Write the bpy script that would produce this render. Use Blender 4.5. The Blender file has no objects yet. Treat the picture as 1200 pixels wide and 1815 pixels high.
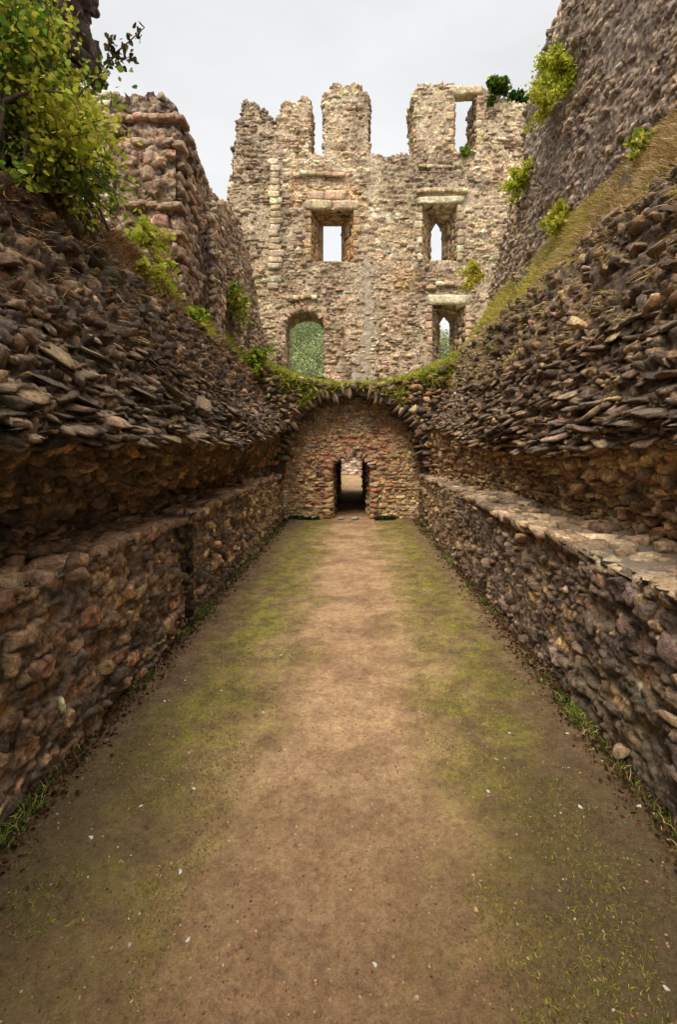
import bpy, math
import numpy as np
from mathutils import Vector
from mathutils.geometry import tessellate_polygon
R = math.radians
rng = np.random.default_rng(11)
scene = bpy.context.scene
C = scene.collection

# ------------------------------------------------------------------ camera
FPX, EYE = 850.0, 1.9            # focal length in photo pixels, eye height in metres
VPX, VPY = 627.0, 787.0          # where the passage axis vanishes in the photo
cam = bpy.data.cameras.new('camera'); camo = bpy.data.objects.new('camera', cam); C.objects.link(camo)
cam.sensor_fit = 'HORIZONTAL'; cam.sensor_width = 36; cam.lens = 36*FPX/1200
cam.shift_x = -(VPX-600)/1200; cam.shift_y = -(907.5-VPY)/1200
cam.clip_end = 1000; cam.clip_start = 0.05
camo.location = (0, 0, EYE); camo.rotation_euler = (R(90), 0, 0)
scene.camera = camo

# ------------------------------------------------------------------ world: overcast sky
SUN_EL, SUN_AZ = R(52), R(200)
world = bpy.data.worlds.new('World'); scene.world = world; world.use_nodes = True
nt = world.node_tree; nt.nodes.clear()
out = nt.nodes.new('ShaderNodeOutputWorld'); bg = nt.nodes.new('ShaderNodeBackground')
sky = nt.nodes.new('ShaderNodeTexSky'); sky.sky_type = 'NISHITA'; sky.sun_disc = False
sky.sun_elevation = SUN_EL; sky.sun_rotation = SUN_AZ
geo = nt.nodes.new('ShaderNodeTexCoord')
sep = nt.nodes.new('ShaderNodeSeparateXYZ'); nt.links.new(geo.outputs['Generated'], sep.inputs[0])
ramp = nt.nodes.new('ShaderNodeMapRange')      # overcast cloud: nearly even over the visible sky
ramp.inputs['From Min'].default_value = 0.15; ramp.inputs['From Max'].default_value = .68
ramp.inputs['To Min'].default_value = 5.2; ramp.inputs['To Max'].default_value = 4.55
ramp2 = nt.nodes.new('ShaderNodeMapRange')  # extra brightness added at the unseen zenith to light the scene
ramp2.inputs['From Min'].default_value = .71; ramp2.inputs['From Max'].default_value = 1.0
ramp2.inputs['To Min'].default_value = 0; ramp2.inputs['To Max'].default_value = 21
nt.links.new(sep.outputs['Z'], ramp2.inputs['Value'])
radd = nt.nodes.new('ShaderNodeMath'); nt.links.new(ramp.outputs[0], radd.inputs[0]); nt.links.new(ramp2.outputs[0], radd.inputs[1])
nt.links.new(sep.outputs['Z'], ramp.inputs['Value'])
no = nt.nodes.new('ShaderNodeTexNoise'); no.inputs['Scale'].default_value = 2.2; no.inputs['Detail'].default_value = 5
mp = nt.nodes.new('ShaderNodeMapping'); mp.inputs['Scale'].default_value = (1, 1, 2.5)
nt.links.new(geo.outputs['Generated'], mp.inputs[0]); nt.links.new(mp.outputs[0], no.inputs['Vector'])
nr = nt.nodes.new('ShaderNodeMapRange'); nr.inputs['From Min'].default_value = .3; nr.inputs['From Max'].default_value = .7
nr.inputs['To Min'].default_value = .86; nr.inputs['To Max'].default_value = 1.07
nt.links.new(no.outputs['Fac'], nr.inputs['Value'])
mul = nt.nodes.new('ShaderNodeMath'); mul.operation = 'MULTIPLY'
nt.links.new(radd.outputs[0], mul.inputs[0]); nt.links.new(nr.outputs[0], mul.inputs[1])
cc = nt.nodes.new('ShaderNodeVectorMath'); cc.operation = 'SCALE'; cc.inputs[0].default_value = (1.0, 1.0, 1.005)
nt.links.new(mul.outputs[0], cc.inputs['Scale'])
mx = nt.nodes.new('ShaderNodeMix'); mx.data_type = 'RGBA'; mx.inputs['Factor'].default_value = .95
nt.links.new(sky.outputs[0], mx.inputs['A']); nt.links.new(cc.outputs[0], mx.inputs['B'])
nt.links.new(mx.outputs['Result'], bg.inputs['Color']); bg.inputs['Strength'].default_value = 0.10
nt.links.new(bg.outputs[0], out.inputs[0])

sun = bpy.data.lights.new('sun', 'SUN'); suno = bpy.data.objects.new('sun', sun); C.objects.link(suno)
sun.energy = 1.5; sun.angle = R(28); sun.color = (1, .90, .76)
suno.rotation_euler = (R(90)-SUN_EL, 0, R(180)-SUN_AZ)
scene.view_settings.view_transform = 'Standard'; scene.view_settings.look = 'None'
scene.view_settings.gamma = 1; scene.view_settings.exposure = 1.0
scene.cycles.max_bounces = 5; scene.cycles.diffuse_bounces = 3

# ------------------------------------------------------------------ helpers
def s2l(c):
    c = np.asarray(c, float)/255.0
    return np.where(c <= .04045, c/12.92, ((c+.055)/1.055)**2.4)

def hash3(ix, iy, iz):
    h = (ix*374761393 + iy*668265263 + iz*2147483647) & 0xffffffff
    h = ((h ^ (h >> 13))*1274126177) & 0xffffffff
    return ((h ^ (h >> 16)) & 0xffff)/65535.0

def vnoise(p):
    p = np.asarray(p, float); i = np.floor(p).astype(np.int64); f = p-i; f = f*f*(3-2*f)
    r = 0
    for dx in (0, 1):
        for dy in (0, 1):
            for dz in (0, 1):
                w = (f[..., 0] if dx else 1-f[..., 0])*(f[..., 1] if dy else 1-f[..., 1])*(f[..., 2] if dz else 1-f[..., 2])
                r = r+w*hash3(i[..., 0]+dx, i[..., 1]+dy, i[..., 2]+dz)
    return r

def fbm(p, o=4):
    p = np.asarray(p, float); a, r, t = 1.0, 0, 0
    for k in range(o):
        r = r+a*vnoise(p*2**k+17.3*k); t += a; a *= .5
    return r/t            # 0..1

def mesh_obj(name, V, F, mat, parent=None, col=None, smooth=False):
    """F: (N,4) or (N,3) array, or a list of such arrays / polygons."""
    V = np.asarray(V, float)
    if isinstance(F, np.ndarray): Fs = [F]
    else: Fs = [np.asarray(f) if np.asarray(f).ndim == 2 else np.asarray([f]) for f in F]
    loops = np.concatenate([f.ravel() for f in Fs]).astype(np.int32)
    tot = np.concatenate([np.full(len(f), f.shape[1]) for f in Fs]).astype(np.int32)
    st = np.concatenate([[0], np.cumsum(tot)[:-1]]).astype(np.int32)
    me = bpy.data.meshes.new(name)
    me.vertices.add(len(V)); me.vertices.foreach_set('co', V.astype(np.float32).ravel())
    me.loops.add(len(loops)); me.loops.foreach_set('vertex_index', loops)
    me.polygons.add(len(tot)); me.polygons.foreach_set('loop_start', st); me.polygons.foreach_set('loop_total', tot)
    if smooth: me.polygons.foreach_set('use_smooth', np.ones(len(tot), bool))
    me.update(calc_edges=True); me.validate()
    if col is not None:
        a = me.color_attributes.new('tone', 'FLOAT_COLOR', 'POINT')
        c4 = np.ones((len(V), 4), np.float32); c4[:, :3] = col
        a.data.foreach_set('color', c4.ravel())
    me.materials.append(mat)
    o = bpy.data.objects.new(name, me); C.objects.link(o)
    if parent is not None:
        o.parent = parent; o.matrix_parent_inverse.identity()
        o.location = -np.array(parent.location) if parent.type == 'EMPTY' else (0, 0, 0)
    return o

def tag(o, label=None, cat=None, group=None, kind=None):
    if label: o['label'] = label
    if cat: o['category'] = cat
    if group: o['group'] = group
    if kind: o['kind'] = kind
    return o

def thing(name, label, cat, loc=(0, 0, 0), group=None):
    o = bpy.data.objects.new(name, None); C.objects.link(o); o.location = loc; o.empty_display_size = .2
    return tag(o, label, cat, group)

def cube_sphere(n):
    idx = {}; V = []; F = []
    def v(a):
        if a not in idx: idx[a] = len(V); V.append([x/n*2-1 for x in a])
        return idx[a]
    for ax in range(3):
        for s in (0, n):
            for i in range(n):
                for j in range(n):
                    q = []
                    for (a, b) in ((i, j), (i+1, j), (i+1, j+1), (i, j+1)):
                        t = [0, 0, 0]; t[ax] = s; t[(ax+1) % 3] = a; t[(ax+2) % 3] = b; q.append(v(tuple(t)))
                    F.append(q if s else q[::-1])
    return np.array(V), np.array(F)

TPL = {}
for lv, n in (('lo', 2), ('hi', 4)):
    V0, F0 = cube_sphere(n); vs = []
    for k in range(24):
        r = np.random.default_rng(100+k)
        q = V0/(np.sum(np.abs(V0)**16, 1)**(1/16))[:, None]
        for c in range(8):
            d = r.normal(size=3); d /= np.linalg.norm(d); o = r.uniform(.85, 1.35)
            dist = np.maximum(q@d-o, 0); q = q-dist[:, None]*d
        q[:, 0] *= 1+r.uniform(-.3, .3)*q[:, 1]; q[:, 1] *= 1+r.uniform(-.4, .4)*q[:, 0]; q[:, 2] += r.uniform(-.25, .25)*q[:, 0]+r.uniform(-.25, .25)*q[:, 1]; q[:, 0] += r.uniform(-.3, .3)*q[:, 1]
        q = q+r.normal(size=q.shape)*(.07 if n == 2 else .035)
        vs.append(q)
    TPL[lv] = (np.array(vs), F0)

def roughen(W, S):
    a = np.minimum(S.min(1), .09)[:, None, None]*.9
    q = W*13.; D = np.stack([fbm(q+o, 2) for o in (0, 31.7, 77.1)], -1)-.5
    return W+D*a

V0, F0 = cube_sphere(4); vs = []
for k in range(24):
    r = np.random.default_rng(500+k); q = V0/(np.sum(np.abs(V0)**26, 1)**(1/26))[:, None]
    for c in range(3):
        d = r.normal(size=3); d /= np.linalg.norm(d); dist = np.maximum(q@d-r.uniform(1.15, 1.45), 0); q = q-dist[:, None]*d
    vs.append(q+r.normal(size=q.shape)*.02)
TPL['blk'] = (np.array(vs), F0)

class Stones:
    def __init__(s): s.P = []; s.A = []; s.S = []; s.K = []
    def add(s, p, U, V, N, w, h, d, col):
        s.P.append(p); s.A.append((U, V, N)); s.S.append((w/2, h/2, d/2)); s.K.append(col)
    def build(s, name, mat, parent=None, lv='lo'):
        T, F0 = TPL[lv]; n = len(s.P)
        P = np.array(s.P); A = np.array(s.A); S = np.array(s.S); K = np.array(s.K)
        k = rng.integers(0, len(T), n)
        L = T[k]*S[:, None, :]
        W = roughen(np.einsum('nvi,nij->nvj', L, A)+P[:, None, :], S*(.35 if lv == 'blk' else 1))
        nv = T.shape[1]
        F = (F0[None]+(np.arange(n)*nv)[:, None, None]).reshape(-1, 4)
        colr = np.repeat(K, nv, 0)
        return mesh_obj(name, W.reshape(-1, 3), F, mat, parent, colr)

def unit(v): v = np.asarray(v, float); return v/np.linalg.norm(v, axis=-1, keepdims=True)

def rotf(U, V, N, az, ax, ay):
    ca, sa = math.cos(az), math.sin(az); U, V = ca*U+sa*V, -sa*U+ca*V
    ca, sa = math.cos(ax), math.sin(ax); V, N = ca*V+sa*N, -sa*V+ca*N
    ca, sa = math.cos(ay), math.sin(ay); U, N = ca*U+sa*N, -sa*U+ca*N
    return U, V, N

def frame(f, u, v):
    e = .02; p = f(u, v); U = unit(f(u+e, v)-f(u-e, v)); V = f(u, v+e)-f(u, v-e)
    V = V-np.dot(V, U)*U; V = unit(V); return p, U, V, np.cross(U, V)

def courses(st, f, u0, u1, v0, v1, w, h, depth, prot, colf, mask=None, jit=.06, skip=.02, wav=.03, fill=1.06, sink=.34, keep=1.):
    """rows of stones on the surface f(u, v), normal = U x V"""
    v = v0; k = 0
    while v < v1-.2*h[0]:
        hh = rng.uniform(*h); u = u0-rng.uniform(0, w[1]); k += 1
        while u < u1:
            ww = rng.uniform(*w)*(.6 if rng.random() < .15 else 1); cu = u+ww/2
            cv = v+hh/2+wav*math.sin(cu*1.7+k*.9)+rng.normal()*.006
            h2 = hh*rng.uniform(.78, 1.05)
            u += ww
            if rng.random() < skip or rng.random() > keep or cu < u0-.02 or cu > u1+.02: continue
            if mask and not mask(cu, cv, ww, h2): continue
            p, U, V, N = frame(f, cu, cv)
            U, V, N = rotf(U, V, N, rng.normal()*jit, rng.normal()*jit, rng.normal()*jit)
            off = rng.normal()*prot
            st.add(p+N*(off-depth*sink), U, V, N, ww*fill, h2*fill, depth, colf(p))
        v += hh

def rubble(st, f, u0, u1, v0, v1, s, colf, dens=1.3, prot=.05, asp=(.55, 1.0), tilt=.5, mask=None):
    n = int((u1-u0)*(v1-v0)/(s[0]*.5+s[1]*.5)**2*dens)
    for k in range(n):
        u, v = rng.uniform(u0, u1), rng.uniform(v0, v1)
        a = s[0]+(s[1]-s[0])*rng.random()**1.8
        if mask and not mask(u, v, a, a): continue
        p, U, V, N = frame(f, u, v)
        U, V, N = rotf(U, V, N, rng.normal()*tilt, rng.normal()*tilt*.7, rng.normal()*tilt*.7)
        st.add(p+N*(rng.normal()*prot), U, V, N, a*rng.uniform(.9, 1.3), a*rng.uniform(*asp), a*rng.uniform(.7, 1.1), colf(p))

def grid_sheet(name, f, u0, u1, nu, v0, v1, nv, mat, parent=None, disp=0, fs=4, colf=None):
    u = np.linspace(u0, u1, nu+1); v = np.linspace(v0, v1, nv+1)
    V = np.array([f(a, b) for b in v for a in u])
    if disp:
        Vg = V.reshape(nv+1, nu+1, 3)
        du = np.gradient(Vg, axis=1); dv = np.gradient(Vg, axis=0)
        N = unit(np.cross(du, dv)+1e-12).reshape(-1, 3)
        V = V+N*((fbm(V*fs, 4)-.5)*disp)[:, None]
    i = np.arange(nv)[:, None]*(nu+1)+np.arange(nu)[None]; i = i.ravel()
    F = np.stack([i, i+1, i+nu+2, i+nu+1], 1)
    return mesh_obj(name, V, F, mat, parent, smooth=True, col=None if colf is None else np.array([colf(p) for p in V]))

def field(name, f, u0, u1, v0, v1, res, w, h, colf, mortar, mat, parent, inside=None, joint=.022, rough=.03, var=.02, warp=.05, lift=.0, cover=-9.):
    """bonded rubble face: fitted stones and shallow joints in one relief surface, colour per stone"""
    nu, nv = int((u1-u0)/res), int((v1-v0)/res)
    cu, cv = max(2, int((u1-u0)/.12)), max(2, int((v1-v0)/.08))
    us, vs = np.linspace(u0, u1, cu+1), np.linspace(v0, v1, cv+1)
    G = np.array([[f(a, b) for a in us] for b in vs])
    gu = np.linspace(0, cu, nu+1); gv = np.linspace(0, cv, nv+1)
    iu = np.minimum(gu.astype(int), cu-1); iv = np.minimum(gv.astype(int), cv-1); fu = (gu-iu)[None, :, None]; fv = (gv-iv)[:, None, None]
    P = (G[iv][:, iu]*(1-fu)+G[iv][:, iu+1]*fu)*(1-fv)+(G[iv+1][:, iu]*(1-fu)+G[iv+1][:, iu+1]*fu)*fv
    N = unit(np.cross(np.gradient(P, axis=1), np.gradient(P, axis=0))+1e-12)
    U, V = np.meshgrid(np.linspace(u0, u1, nu+1), np.linspace(v0, v1, nv+1))
    wu = (fbm(P*5.5, 3)-.5)*warp*2.4+(fbm(P*16+5, 2)-.5)*warp*.8; wv = (fbm(P*5.5+40, 3)-.5)*warp*1.5+(fbm(P*16+60, 2)-.5)*warp*.7
    Uw, Vw = U+wu, V+wv
    rows = [v0-.3]
    while rows[-1] < v1+.3: rows.append(rows[-1]+rng.uniform(*h))
    rows = np.array(rows); r = np.clip(np.searchsorted(rows, Vw)-1, 0, len(rows)-2)
    dv = np.minimum(Vw-rows[r], rows[r+1]-Vw)
    H = np.zeros(U.shape); D = np.zeros(U.shape); K = np.zeros(U.shape+(3,))
    for k in range(len(rows)-1):
        m = r == k
        if not m.any(): continue
        b = [u0-.4]
        while b[-1] < u1+.4: b.append(b[-1]+rng.uniform(*w)*(rows[k+1]-rows[k])/np.mean(h)*(.55 if rng.random() < .25 else 1))
        b = np.array(b); q = np.clip(np.searchsorted(b, Uw[m])-1, 0, len(b)-2)
        D[m] = np.minimum(dv[m], np.minimum(Uw[m]-b[q], b[q+1]-Uw[m]))
        H[m] = (rng.normal(size=len(b))*var)[q]+((rng.normal(size=len(b))*.16)[q]*(Uw[m]-b[q])+(rng.normal(size=len(b))*.16)[q]*dv[m])
        cols = np.array([colf(f(min(max(x, u0), u1), min(max(rows[k], v0), v1))) for x in b]); K[m] = cols[q]
    jm = np.clip(D/.016, 0, 1); jm = jm*jm*(3-2*jm)
    jm = jm*(1-.9*np.clip((fbm(P*[1.3, 1.3, .8]+21, 4)-.56+cover)*10, 0, 1))
    fill = np.clip((fbm(P*2.3+9, 4)-.42)*7, 0, 1)            # patches where mortar fills the joints flush
    ht = jm*(H+joint*(1-.6*fill))-(1-jm)*.0+(fbm(P*13, 4)-.5)*rough*2+(fbm(P*42, 3)-.5)*rough*.9+(fbm(P*1.7+3, 3)-.5)*.10+lift
    mm = (1-jm)[..., None]; mc = np.array(mortar)*(.7+.6*fbm(P*20, 3))[..., None]
    C_ = K*(1-mm)+mc*mm; C_ = C_*(.45+1.1*np.clip((fbm(P*30+3, 4)-.5)*2.2+.5, 0, 1))[..., None]
    V3 = (P+N*ht[..., None]).reshape(-1, 3)
    i = (np.arange(nv)[:, None]*(nu+1)+np.arange(nu)[None]).ravel()
    if inside is not None:
        cu_, cv_ = (U[:-1, :-1]+res/2).ravel(), (V[:-1, :-1]+res/2).ravel(); i = i[inside(cu_, cv_)]
    F = np.stack([i, i+1, i+nu+2, i+nu+1], 1)
    used = np.zeros(len(V3), bool); used[F.ravel()] = True; idx = np.cumsum(used)-1
    return mesh_obj(name, V3[used], idx[F], mat, parent, C_.reshape(-1, 3)[used])

def vin(X, Y, P):
    c = np.zeros(X.shape, bool); n = len(P); j = n-1
    for i in range(n):
        (xi, yi), (xj, yj) = P[i], P[j]
        if yi != yj: c ^= ((yi > Y) != (yj > Y)) & (X < (xj-xi)*(Y-yi)/(yj-yi)+xi)
        j = i
    return c

def pal(cols, weights=None, jit=.18, hue=.04):
    L = s2l(cols); w = None if weights is None else np.array(weights, float)/sum(weights)
    def g(p=None):
        c = L[rng.choice(len(L), p=w)]*math.exp(rng.normal()*jit)
        return np.clip(c*(1+rng.normal(size=3)*hue), .01, .75)
    return g

# ------------------------------------------------------------------ materials
def nodes_mat(name):
    m = bpy.data.materials.new(name); m.use_nodes = True; t = m.node_tree
    b = t.nodes['Principled BSDF']; b.inputs['Roughness'].default_value = .9
    b.inputs['Specular IOR Level'].default_value = .25
    return m, t, b

def noise(t, scale, detail=6, rough=.6, co=None):
    n = t.nodes.new('ShaderNodeTexNoise'); n.inputs['Scale'].default_value = scale
    n.inputs['Detail'].default_value = detail; n.inputs['Roughness'].default_value = rough
    if co is None:
        co = t.nodes.new('ShaderNodeTexCoord').outputs['Object']
    t.links.new(co, n.inputs['Vector']); return n.outputs['Fac']

def rmp(t, src, a, b, c=0., d=1.):
    m = t.nodes.new('ShaderNodeMapRange'); m.inputs[1].default_value = a; m.inputs[2].default_value = b
    m.inputs[3].default_value = c; m.inputs[4].default_value = d; t.links.new(src, m.inputs[0]); return m.outputs[0]

def mix(t, fac, a, b, mode='MIX'):
    m = t.nodes.new('ShaderNodeMix'); m.data_type = 'RGBA'; m.blend_type = mode
    for sck, v in (('Factor', fac), ('A', a), ('B', b)):
        if isinstance(v, (int, float)): m.inputs[sck].default_value = v
        elif isinstance(v, (tuple, list, np.ndarray)): m.inputs[sck].default_value = (*v, 1)
        else: t.links.new(v, m.inputs[sck])
    return m.outputs['Result']

def mth(t, op, a, b):
    m = t.nodes.new('ShaderNodeMath'); m.operation = op
    for i, v in enumerate((a, b)):
        if isinstance(v, (int, float)): m.inputs[i].default_value = v
        else: t.links.new(v, m.inputs[i])
    return m.outputs[0]

def bump(t, b, h, dist, strength=1.):
    n = t.nodes.new('ShaderNodeBump'); n.inputs['Distance'].default_value = dist; n.inputs['Strength'].default_value = strength
    t.links.new(h, n.inputs['Height']); t.links.new(n.outputs[0], b.inputs['Normal'])

def dirt_mix(t, c, co, dirt, amt, sc=1.):
    """lime and soil smeared over stones and joints alike, in patches"""
    f = rmp(t, noise(t, 6.5*sc, 7, .72, co), .48, .58, 0, amt)
    d = mix(t, rmp(t, noise(t, 26*sc, 6, .8, co), .38, .62), tuple(.55*x for x in dirt), tuple(min(1.45*x, .8) for x in dirt))
    return mix(t, f, c, d)

def stone_mat(name, moss=(.06, .075, .02), mossamt=.35, lichen=(.36, .34, .28), licamt=.3, sc=1., bd=.02, tint=(1.04, .99, .92), streak=False, dirt=(.15, .11, .075), dirtamt=.85):
    m, t, b = nodes_mat(name)
    at = t.nodes.new('ShaderNodeAttribute'); at.attribute_name = 'tone'
    co = t.nodes.new('ShaderNodeTexCoord').outputs['Object']
    c = mix(t, 1., at.outputs['Color'], tint, 'MULTIPLY')
    fine = noise(t, 30*sc, 8, .78, co); v = mth(t, 'MULTIPLY', rmp(t, fine, .36, .64, .38, 1.62), rmp(t, noise(t, 7*sc, 5, .7, co), .3, .7, .65, 1.35))
    vm = t.nodes.new('ShaderNodeVectorMath'); vm.operation = 'SCALE'; t.links.new(c, vm.inputs[0]); t.links.new(v, vm.inputs['Scale'])
    c = vm.outputs[0]
    f1 = rmp(t, noise(t, 14*sc, 8, .8, co), .54, .66, 0, licamt); c = mix(t, f1, c, lichen)
    big = mth(t, 'ADD', noise(t, 1.1*sc, 5, .6, co), mth(t, 'MULTIPLY', noise(t, 12*sc, 5, .7, co), .45))
    c = dirt_mix(t, c, co, dirt, dirtamt, sc)
    f2 = rmp(t, big, .76, .92, 0, mossamt); c = mix(t, f2, c, moss)
    if streak:
        mp2 = t.nodes.new('ShaderNodeMapping'); mp2.inputs['Scale'].default_value = (2.2, 2.2, .5); t.links.new(co, mp2.inputs[0])
        c = mix(t, rmp(t, noise(t, .8, 7, .7, mp2.outputs[0]), .54, .68, 0, .6), c, (.16, .12, .085))
    t.links.new(c, b.inputs['Base Color'])
    hgt = mth(t, 'ADD', mth(t, 'MULTIPLY', noise(t, 14*sc, 6, .65, co), 1.), mth(t, 'MULTIPLY', noise(t, 60*sc, 5, .7, co), .35))
    bump(t, b, hgt, bd*1.8)
    return m

def plain_mat(name, col, col2, scale=3, bd=.02, bs=25, dirt=None, sc=1.):
    m, t, b = nodes_mat(name); co = t.nodes.new('ShaderNodeTexCoord').outputs['Object']
    c = mix(t, rmp(t, noise(t, scale, 7, .7, co), .35, .65), col, col2)
    c = mix(t, rmp(t, noise(t, bs*1.7, 5, .7, co), .3, .7, 0, .45), c, tuple(np.array(col)*.45))
    if dirt: c = dirt_mix(t, c, co, dirt, .85, sc)
    t.links.new(c, b.inputs['Base Color']); bump(t, b, noise(t, bs, 7, .7, co), bd); return m

def leaf_mat(name, trans=.35):
    m, t, b = nodes_mat(name); at = t.nodes.new('ShaderNodeAttribute'); at.attribute_name = 'tone'
    t.links.new(at.outputs['Color'], b.inputs['Base Color']); b.inputs['Roughness'].default_value = .8; b.inputs['Specular IOR Level'].default_value = .08
    tr = t.nodes.new('ShaderNodeBsdfTranslucent'); t.links.new(at.outputs['Color'], tr.inputs['Color'])
    ms = t.nodes.new('ShaderNodeMixShader'); ms.inputs[0].default_value = trans
    t.links.new(b.outputs[0], ms.inputs[1]); t.links.new(tr.outputs[0], ms.inputs[2])
    t.links.new(ms.outputs[0], t.nodes['Material Output'].inputs['Surface']); return m

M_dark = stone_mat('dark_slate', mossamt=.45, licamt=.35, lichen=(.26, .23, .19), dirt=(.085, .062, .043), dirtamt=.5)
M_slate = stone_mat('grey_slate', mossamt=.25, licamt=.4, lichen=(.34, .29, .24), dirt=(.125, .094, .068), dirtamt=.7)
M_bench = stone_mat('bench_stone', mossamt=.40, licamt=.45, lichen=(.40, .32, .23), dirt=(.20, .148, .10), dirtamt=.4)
M_fac = stone_mat('facade_stone', moss=(.13, .105, .05), mossamt=.45, lichen=(.58, .51, .40), licamt=.5, sc=.6, bd=.03, streak=True, dirt=(.47, .365, .25), dirtamt=.75)
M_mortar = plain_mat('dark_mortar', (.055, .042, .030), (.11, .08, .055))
def mortar_mat(name):
    m, t, b = nodes_mat(name); co = t.nodes.new('ShaderNodeTexCoord').outputs['Object']
    mp_ = t.nodes.new('ShaderNodeMapping'); mp_.inputs['Scale'].default_value = (5, 5, 10); t.links.new(co, mp_.inputs[0])
    mp2 = t.nodes.new('ShaderNodeMapping'); mp2.inputs['Scale'].default_value = (2.2, 2.2, .5); t.links.new(co, mp2.inputs[0])
    vo = t.nodes.new('ShaderNodeTexVoronoi'); vo.inputs['Scale'].default_value = 1; t.links.new(mp_.outputs[0], vo.inputs['Vector'])
    sp = t.nodes.new('ShaderNodeSeparateColor'); t.links.new(vo.outputs['Color'], sp.inputs[0])
    c = mix(t, sp.outputs[0], (.32, .235, .16), (.58, .45, .325)); c = mix(t, rmp(t, sp.outputs[1], .7, .75, 0, .6), c, (.36, .23, .17))
    c = mix(t, rmp(t, noise(t, 1.2, 6, .7, co), .35, .58, .15, .9), c, (.52, .43, .33)); c = mix(t, rmp(t, noise(t, .8, 7, .7, mp2.outputs[0]), .54, .66, 0, .75), c, (.20, .15, .10)); c = mix(t, rmp(t, noise(t, 20, 7, .75, co), .42, .65, 0, .7), c, (.14, .10, .07))
    t.links.new(c, b.inputs['Base Color']); bump(t, b, mth(t, 'SUBTRACT', noise(t, 12, 7, .7, co), mth(t, 'MULTIPLY', vo.outputs['Distance'], .8)), .06); return m
M_facmortar = mortar_mat('lime_mortar')
M_bedL = plain_mat('left_bedding', (.13, .092, .060), (.24, .175, .115), 5, .03, 30, (.185, .135, .092))
M_bedR = plain_mat('right_bedding', (.115, .088, .066), (.22, .17, .125), 5, .03, 30, (.185, .135, .092))
M_bedD = plain_mat('core_bedding', (.060, .045, .033), (.14, .105, .072), 4, .03, 30, (.105, .078, .055))
M_bedW = plain_mat('high_wall_bedding', (.16, .125, .10), (.28, .225, .18), 3, .04, 26, (.125, .094, .068))
M_earth = plain_mat('earth', (.09, .06, .035), (.14, .12, .05))
M_wall = stone_mat('weathered_wall', mossamt=.2, licamt=.5, lichen=(.42, .37, .31), dirt=(.25, .20, .155), dirtamt=.35)
M_end = stone_mat('end_wall_stone', mossamt=.25, licamt=.5, lichen=(.48, .39, .28), dirt=(.33, .245, .16), dirtamt=.75)
M_leaf = leaf_mat('leaf', .5); M_grass = leaf_mat('grass_blade', .3)
M_bark = plain_mat('bark', (.12, .085, .06), (.2, .15, .11), 12, .01, 40)

def px(x, y, Y): return ((x-VPX)*Y/FPX, EYE+(VPY-y)*Y/FPX)

# ------------------------------------------------------------------ ground, path, hill
def path_mat():
    m, t, b = nodes_mat('trodden_earth'); b.inputs['Roughness'].default_value = 1.
    co = t.nodes.new('ShaderNodeTexCoord').outputs['Object']
    sp = t.nodes.new('ShaderNodeSeparateXYZ'); t.links.new(co, sp.inputs[0]); X, Y = sp.outputs[0], sp.outputs[1]
    # centre line shifts to the left close to the camera
    cx = rmp(t, Y, 1.4, 3.6, -.24, .0)
    d = mth(t, 'ABSOLUTE', mth(t, 'SUBTRACT', X, cx), 0)
    n1 = noise(t, 1.6, 6, .65, co); n2 = noise(t, 7, 6, .7, co); n3 = noise(t, 30, 6, .75, co); n4 = noise(t, 110, 4, .8, co)
    n0 = noise(t, .55, 4, .6, co)
    dd = mth(t, 'ADD', d, mth(t, 'ADD', mth(t, 'MULTIPLY', mth(t, 'SUBTRACT', n1, .5), 1.3), mth(t, 'MULTIPLY', mth(t, 'SUBTRACT', n2, .5), .55)))
    tan = mix(t, rmp(t, n2, .35, .65), (.34, .202, .10), (.51, .33, .17))
    tan = mix(t, rmp(t, n1, .46, .62, 0, .8), tan, (.24, .135, .066))
    moss = mix(t, rmp(t, n2, .42, .60), (.135, .110, .028), (.255, .220, .032))
    brown = mix(t, rmp(t, n2, .4, .6), (.115, .066, .036), (.21, .128, .070))
    c = mix(t, rmp(t, dd, .30, .98), tan, moss)
    patch = mth(t, 'ADD', noise(t, 2.7, 6, .7, co), mth(t, 'MULTIPLY', n3, .30))
    c = mix(t, mth(t, 'MULTIPLY', rmp(t, patch, .60, .74, 0, .8), rmp(t, dd, .2, .9, .35, 1.)), c, brown)
    c = mix(t, rmp(t, dd, 1.05, 1.45, 0, .85), c, brown)
    near = rmp(t, mth(t, 'ADD', Y, mth(t, 'MULTIPLY', mth(t, 'SUBTRACT', n1, .5), 1.6)), 1.3, 3.2, .85, 0)       # darkening towards the camera painted into the ground colour, like a vignette
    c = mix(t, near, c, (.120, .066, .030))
    c = mix(t, mth(t, 'MULTIPLY', rmp(t, Y, 1.4, 5.0, .9, 0), rmp(t, dd, .55, 1.25)), c, (.070, .050, .020))  # near corners darkened in the colour as well, part of the painted vignette
    vm = t.nodes.new('ShaderNodeVectorMath'); vm.operation = 'SCALE'; t.links.new(c, vm.inputs[0])
    t.links.new(mth(t, 'MULTIPLY', rmp(t, n3, .28, .72, .55, 1.45), rmp(t, n4, .3, .7, .62, 1.38)), vm.inputs['Scale'])
    t.links.new(vm.outputs[0], b.inputs['Base Color'])
    bump(t, b, mth(t, 'ADD', n3, mth(t, 'MULTIPLY', n4, .4)), .016)
    return m

def path_z(X, Y):
    P = np.stack([np.asarray(X, float), np.asarray(Y, float), np.zeros_like(np.asarray(X, float))], -1)
    return (fbm(P*2.2, 5)-.5)*.05+.03*np.clip(np.abs(np.asarray(X)+.05)-.7, 0, 1.2)+.012

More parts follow.
